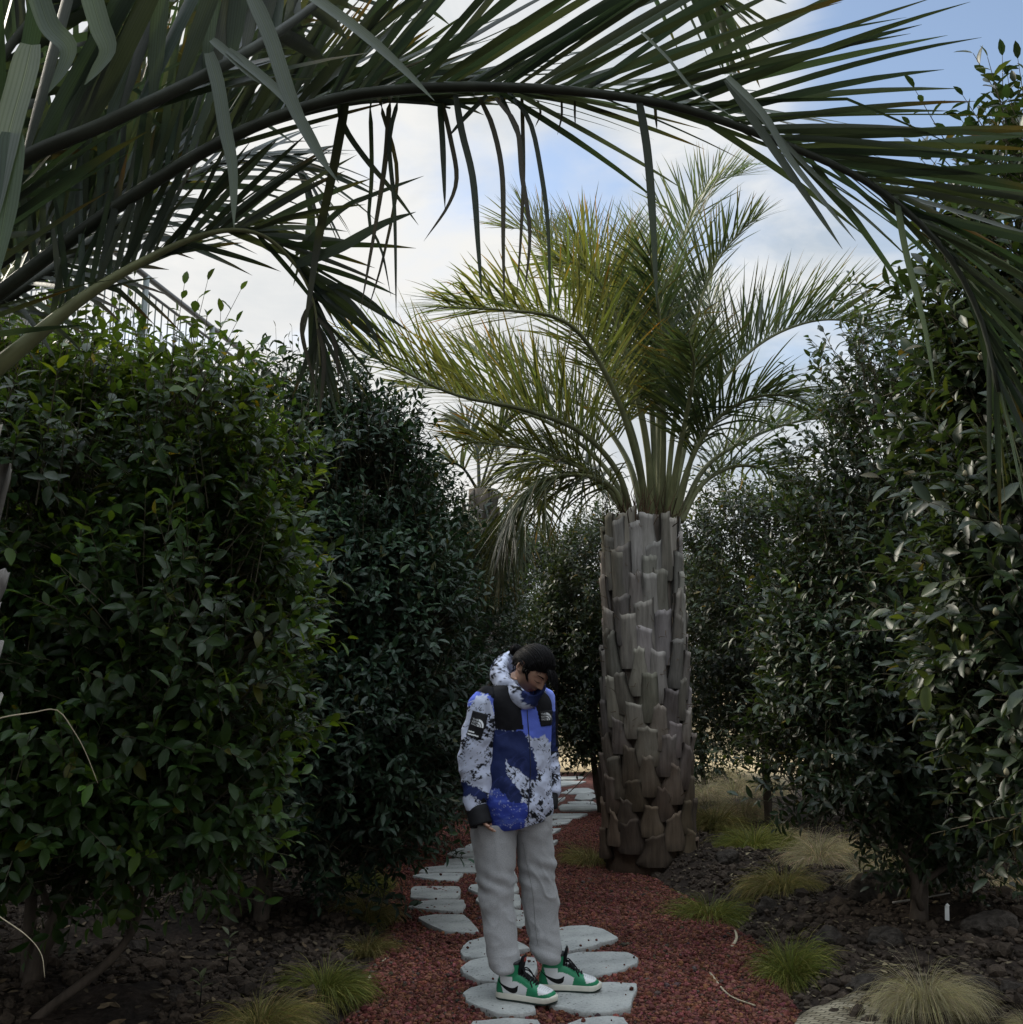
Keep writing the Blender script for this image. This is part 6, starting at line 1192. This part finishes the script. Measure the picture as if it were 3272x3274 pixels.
# --- shoes
SOLE = plain_mat('cream_midsole', (.62, .60, .52), .7, .3, 20, .06, .05, .003); OUTS = plain_mat('dark_outsole', (.02, .035, .03), .8, .3, 30, .2, .2); LACE = plain_mat('black_lace', (.008, .008, .009), .8, .2, 50, .2, .2, .002)
t = NT('shoe_leather'); oc = t.coord(); n1_ = t.noise(220, oc, 3); LEATH = t.done(t.bsdf(t.tint(), .5, .4, t.bump(n1_.outputs['Fac'], .12, .002)))
XS = np.array([.0, .006, .02, .06, .10, .13, .16, .19, .22, .245, .262, .272]); HS = np.array([.055, .07, .095, .105, .112, .104, .088, .071, .060, .052, .040, .026]); WS = np.array([.006, .018, .028, .033, .034, .037, .041, .045, .047, .042, .031, .008])
def shoe(h, d, label, seed):
    e = empty('shoe', h - PR_, person); s_ = np.array([-d[1], d[0], 0]); Mx = np.stack([d, s_, [0, 0, 1]], 1); e['label'] = label
    loc = lambda V: np.asarray(V) @ Mx.T
    u = MB(); rg = [(np.array([x, 0, .012 + (hh - .012) / 2]), np.array([0, w_, 0]), np.array([0, 0, (hh - .008) / 2])) for x, hh, w_ in zip(XS, HS, WS)]
    V, fs = loft(rg, 60, 40, 2.5); u.add(V, fs)
    V, fs = loft([(np.array([.056, 0, .03]), np.array([.050, 0, 0]), np.array([0, .032, 0])), (np.array([.058, 0, .07]), np.array([.050, 0, 0]), np.array([0, .033, 0])), (np.array([.064, 0, .11]), np.array([.050, 0, .004]), np.array([0, .036, 0])), (np.array([.064, 0, .145]), np.array([.054, 0, .010]), np.array([0, .040, 0])), (np.array([.064, 0, .152]), np.array([.048, 0, .010]), np.array([0, .034, 0]))], 30, 40, 2.3); u.add(V, fs)
    V, N, fs = remesh(u, .0028, 3); x, y, z = V.T; top = np.interp(x, XS, HS)
    GRN = np.array((.012, .19, .085)); WHT = np.array((.66, .67, .68)); BLK = np.array((.009, .009, .01)); c = np.tile(WHT, (len(V), 1))
    c[(x > .195) & (z < .040 + .010 * sm(x, .21, .27))] = GRN; c[(x > .148 + .25 * (z - .03)) & (x < .212 - .35 * (z - .03)) & (z < .062)] = GRN
    eye = (x > .085) & (x < .2) & (z > top - .034 + .004) & (np.abs(y) > .012); c[eye] = GRN; c[(x > .09) & (x < .196) & (np.abs(y) <= .0125) & (z > top - .02)] = BLK
    c[(x < .042 - .3 * (z - .03)) & (z < .1)] = GRN; c[(z > .098) & (x < .088)] = GRN; c[(z > .098) & (x > .078) & (x < .13)] = GRN; c[(z > .090) & (x > .105) & (np.abs(y) < .022)] = BLK; c[(z > .146)] = BLK
    pf = (x > .205) & (x < .245) & (np.abs(y) < .028) & (z > .046) & (((np.round(x / .009) * .009 - x) ** 2 + (np.round(y / .009) * .009 - y) ** 2) < .0016 ** 2); c[pf] = (.12, .12, .12)
    for a_, b_ in (((.150, .03), (.163, .062)), ):
        pass
    mb = MB(); mb.add(loc(V), fs, c); up = mb.build('upper', LEATH, e); bv = BVHTree.FromPolygons([tuple(q_) for q_ in V], [tuple(map(int, q_)) for f in fs for q_ in f])
    # sole
    xs = np.linspace(-.004, .279, 50); ws = np.interp(xs, [-.004, .002, .02, .06, .11, .16, .2, .225, .25, .266, .275, .279], [.003, .018, .030, .035, .036, .041, .047, .049, .044, .032, .018, .003]); out = np.concatenate([np.c_[xs, ws], np.c_[xs[::-1], -ws[::-1]]]); cc_ = np.array([.14, 0])
    def slab(zs, sc, mat, name):
        rings = [np.c_[cc_ + (out - cc_) * s1, z1 + .008 * sm(out[:, 0], .235, .28)] for z1, s1 in zip(zs, sc)]; n_ = len(out); b = np.concatenate(rings + [np.array([[.14, 0, zs[0]], [.14, 0, zs[-1]]])]); k = np.arange(n_); e_ = (len(zs) - 1) * n_
        mb = MB(); mb.add(loc(b), [grid_faces(len(zs), n_, True), np.stack([np.full(n_, len(b) - 2), (k + 1) % n_, k], 1), np.stack([np.full(n_, len(b) - 1), e_ + k, e_ + (k + 1) % n_], 1)]); return mb.build(name, mat, e)
    slab([.007, .009, .022, .027, .029], [.99, 1.0, 1.0, .99, .96], SOLE, 'midsole'); slab([.0, .002, .0075], [.96, .985, .985], OUTS, 'outsole')
    # tongue, laces, side mark
    mb = MB(); V, fs = loft([(np.array([.112, 0, .105]), np.array([0, .020, 0]), np.array([.006, 0, .004])), (np.array([.118, 0, .14]), np.array([0, .026, 0]), np.array([.008, 0, .002])), (np.array([.124, 0, .172]), np.array([0, .028, 0]), np.array([.007, 0, .002])), (np.array([.125, 0, .182]), np.array([0, .022, 0]), np.array([.003, 0, .001]))], 20, 20, 2.6); mb.add(loc(V), fs); tg = mb.build('tongue', LACE, e)
    mb = MB(); box(mb, loc((.1315, 0, .166)), (.0012, .012, .008), Mx); mb.build('tongue_label', plain_mat('red_tag', (.30, .06, .05), .7, .2, 40, .3, 0), tg, smooth=False)
    mb = MB(); r = np.random.default_rng(seed)
    for k in range(8):
        xx = .110 + .0108 * k; w_ = .021 + .0005 * k; zt_ = np.interp(xx, XS, HS) + .002
        tube(mb, loc(spline([(xx, -w_, zt_ - .007), (xx + .003, -w_ * .5, zt_ + .001), (xx + .004, 0, zt_ + .004), (xx + .003, w_ * .5, zt_ + .001), (xx, w_, zt_ - .007)], 12)), .0032, 6); 
    for sg in (-1, 1):
        tube(mb, loc(spline([(.118, 0, .122), (.130, sg * .022, .128), (.150, sg * .034, .105), (.158, sg * .024, .088), (.135, sg * .01, .108)], 16)), .0030, 6); tube(mb, loc(spline([(.118, 0, .122), (.140, sg * .018, .118), (.165, sg * .030, .090), (.178, sg * .038, .066)], 14)), .0030, 6)
    box(mb, loc((.120, 0, .124)), (.007, .008, .006), Mx); mb.build('laces', LACE, e)
    tt = np.linspace(0, 1, 26); lowc = np.array([[.012, .080], [.038, .056], [.064, .040], [.088, .033], [.107, .041], [.113, .064]]); upc = np.array([[.012, .082], [.036, .067], [.060, .058], [.080, .054], [.097, .057], [.113, .067]])
    lo_, up_ = spline(lowc, 26), spline(upc, 26)
    for sg in (-1, 1):
        G_ = lo_[:, None] * (1 - np.linspace(0, 1, 6))[None, :, None] + up_[:, None] * np.linspace(0, 1, 6)[None, :, None]; pts = [(a_, sg * .12, b_) for a_, b_ in G_.reshape(-1, 2)]
        hit = decal(pts, bv, (0, -sg, 0), .0012, '', None, None)
        if any(q_ is None for q_ in hit): continue
        mb = MB(); mb.add(loc(np.array(hit)), grid_faces(26, 6)); mb.build('side_stripe', LACE, e)
shoe(*SHOES[0][:2], 'green and white high top shoe nearer the camera', 1); shoe(*SHOES[1][:2], 'green and white high top shoe farther back', 2)
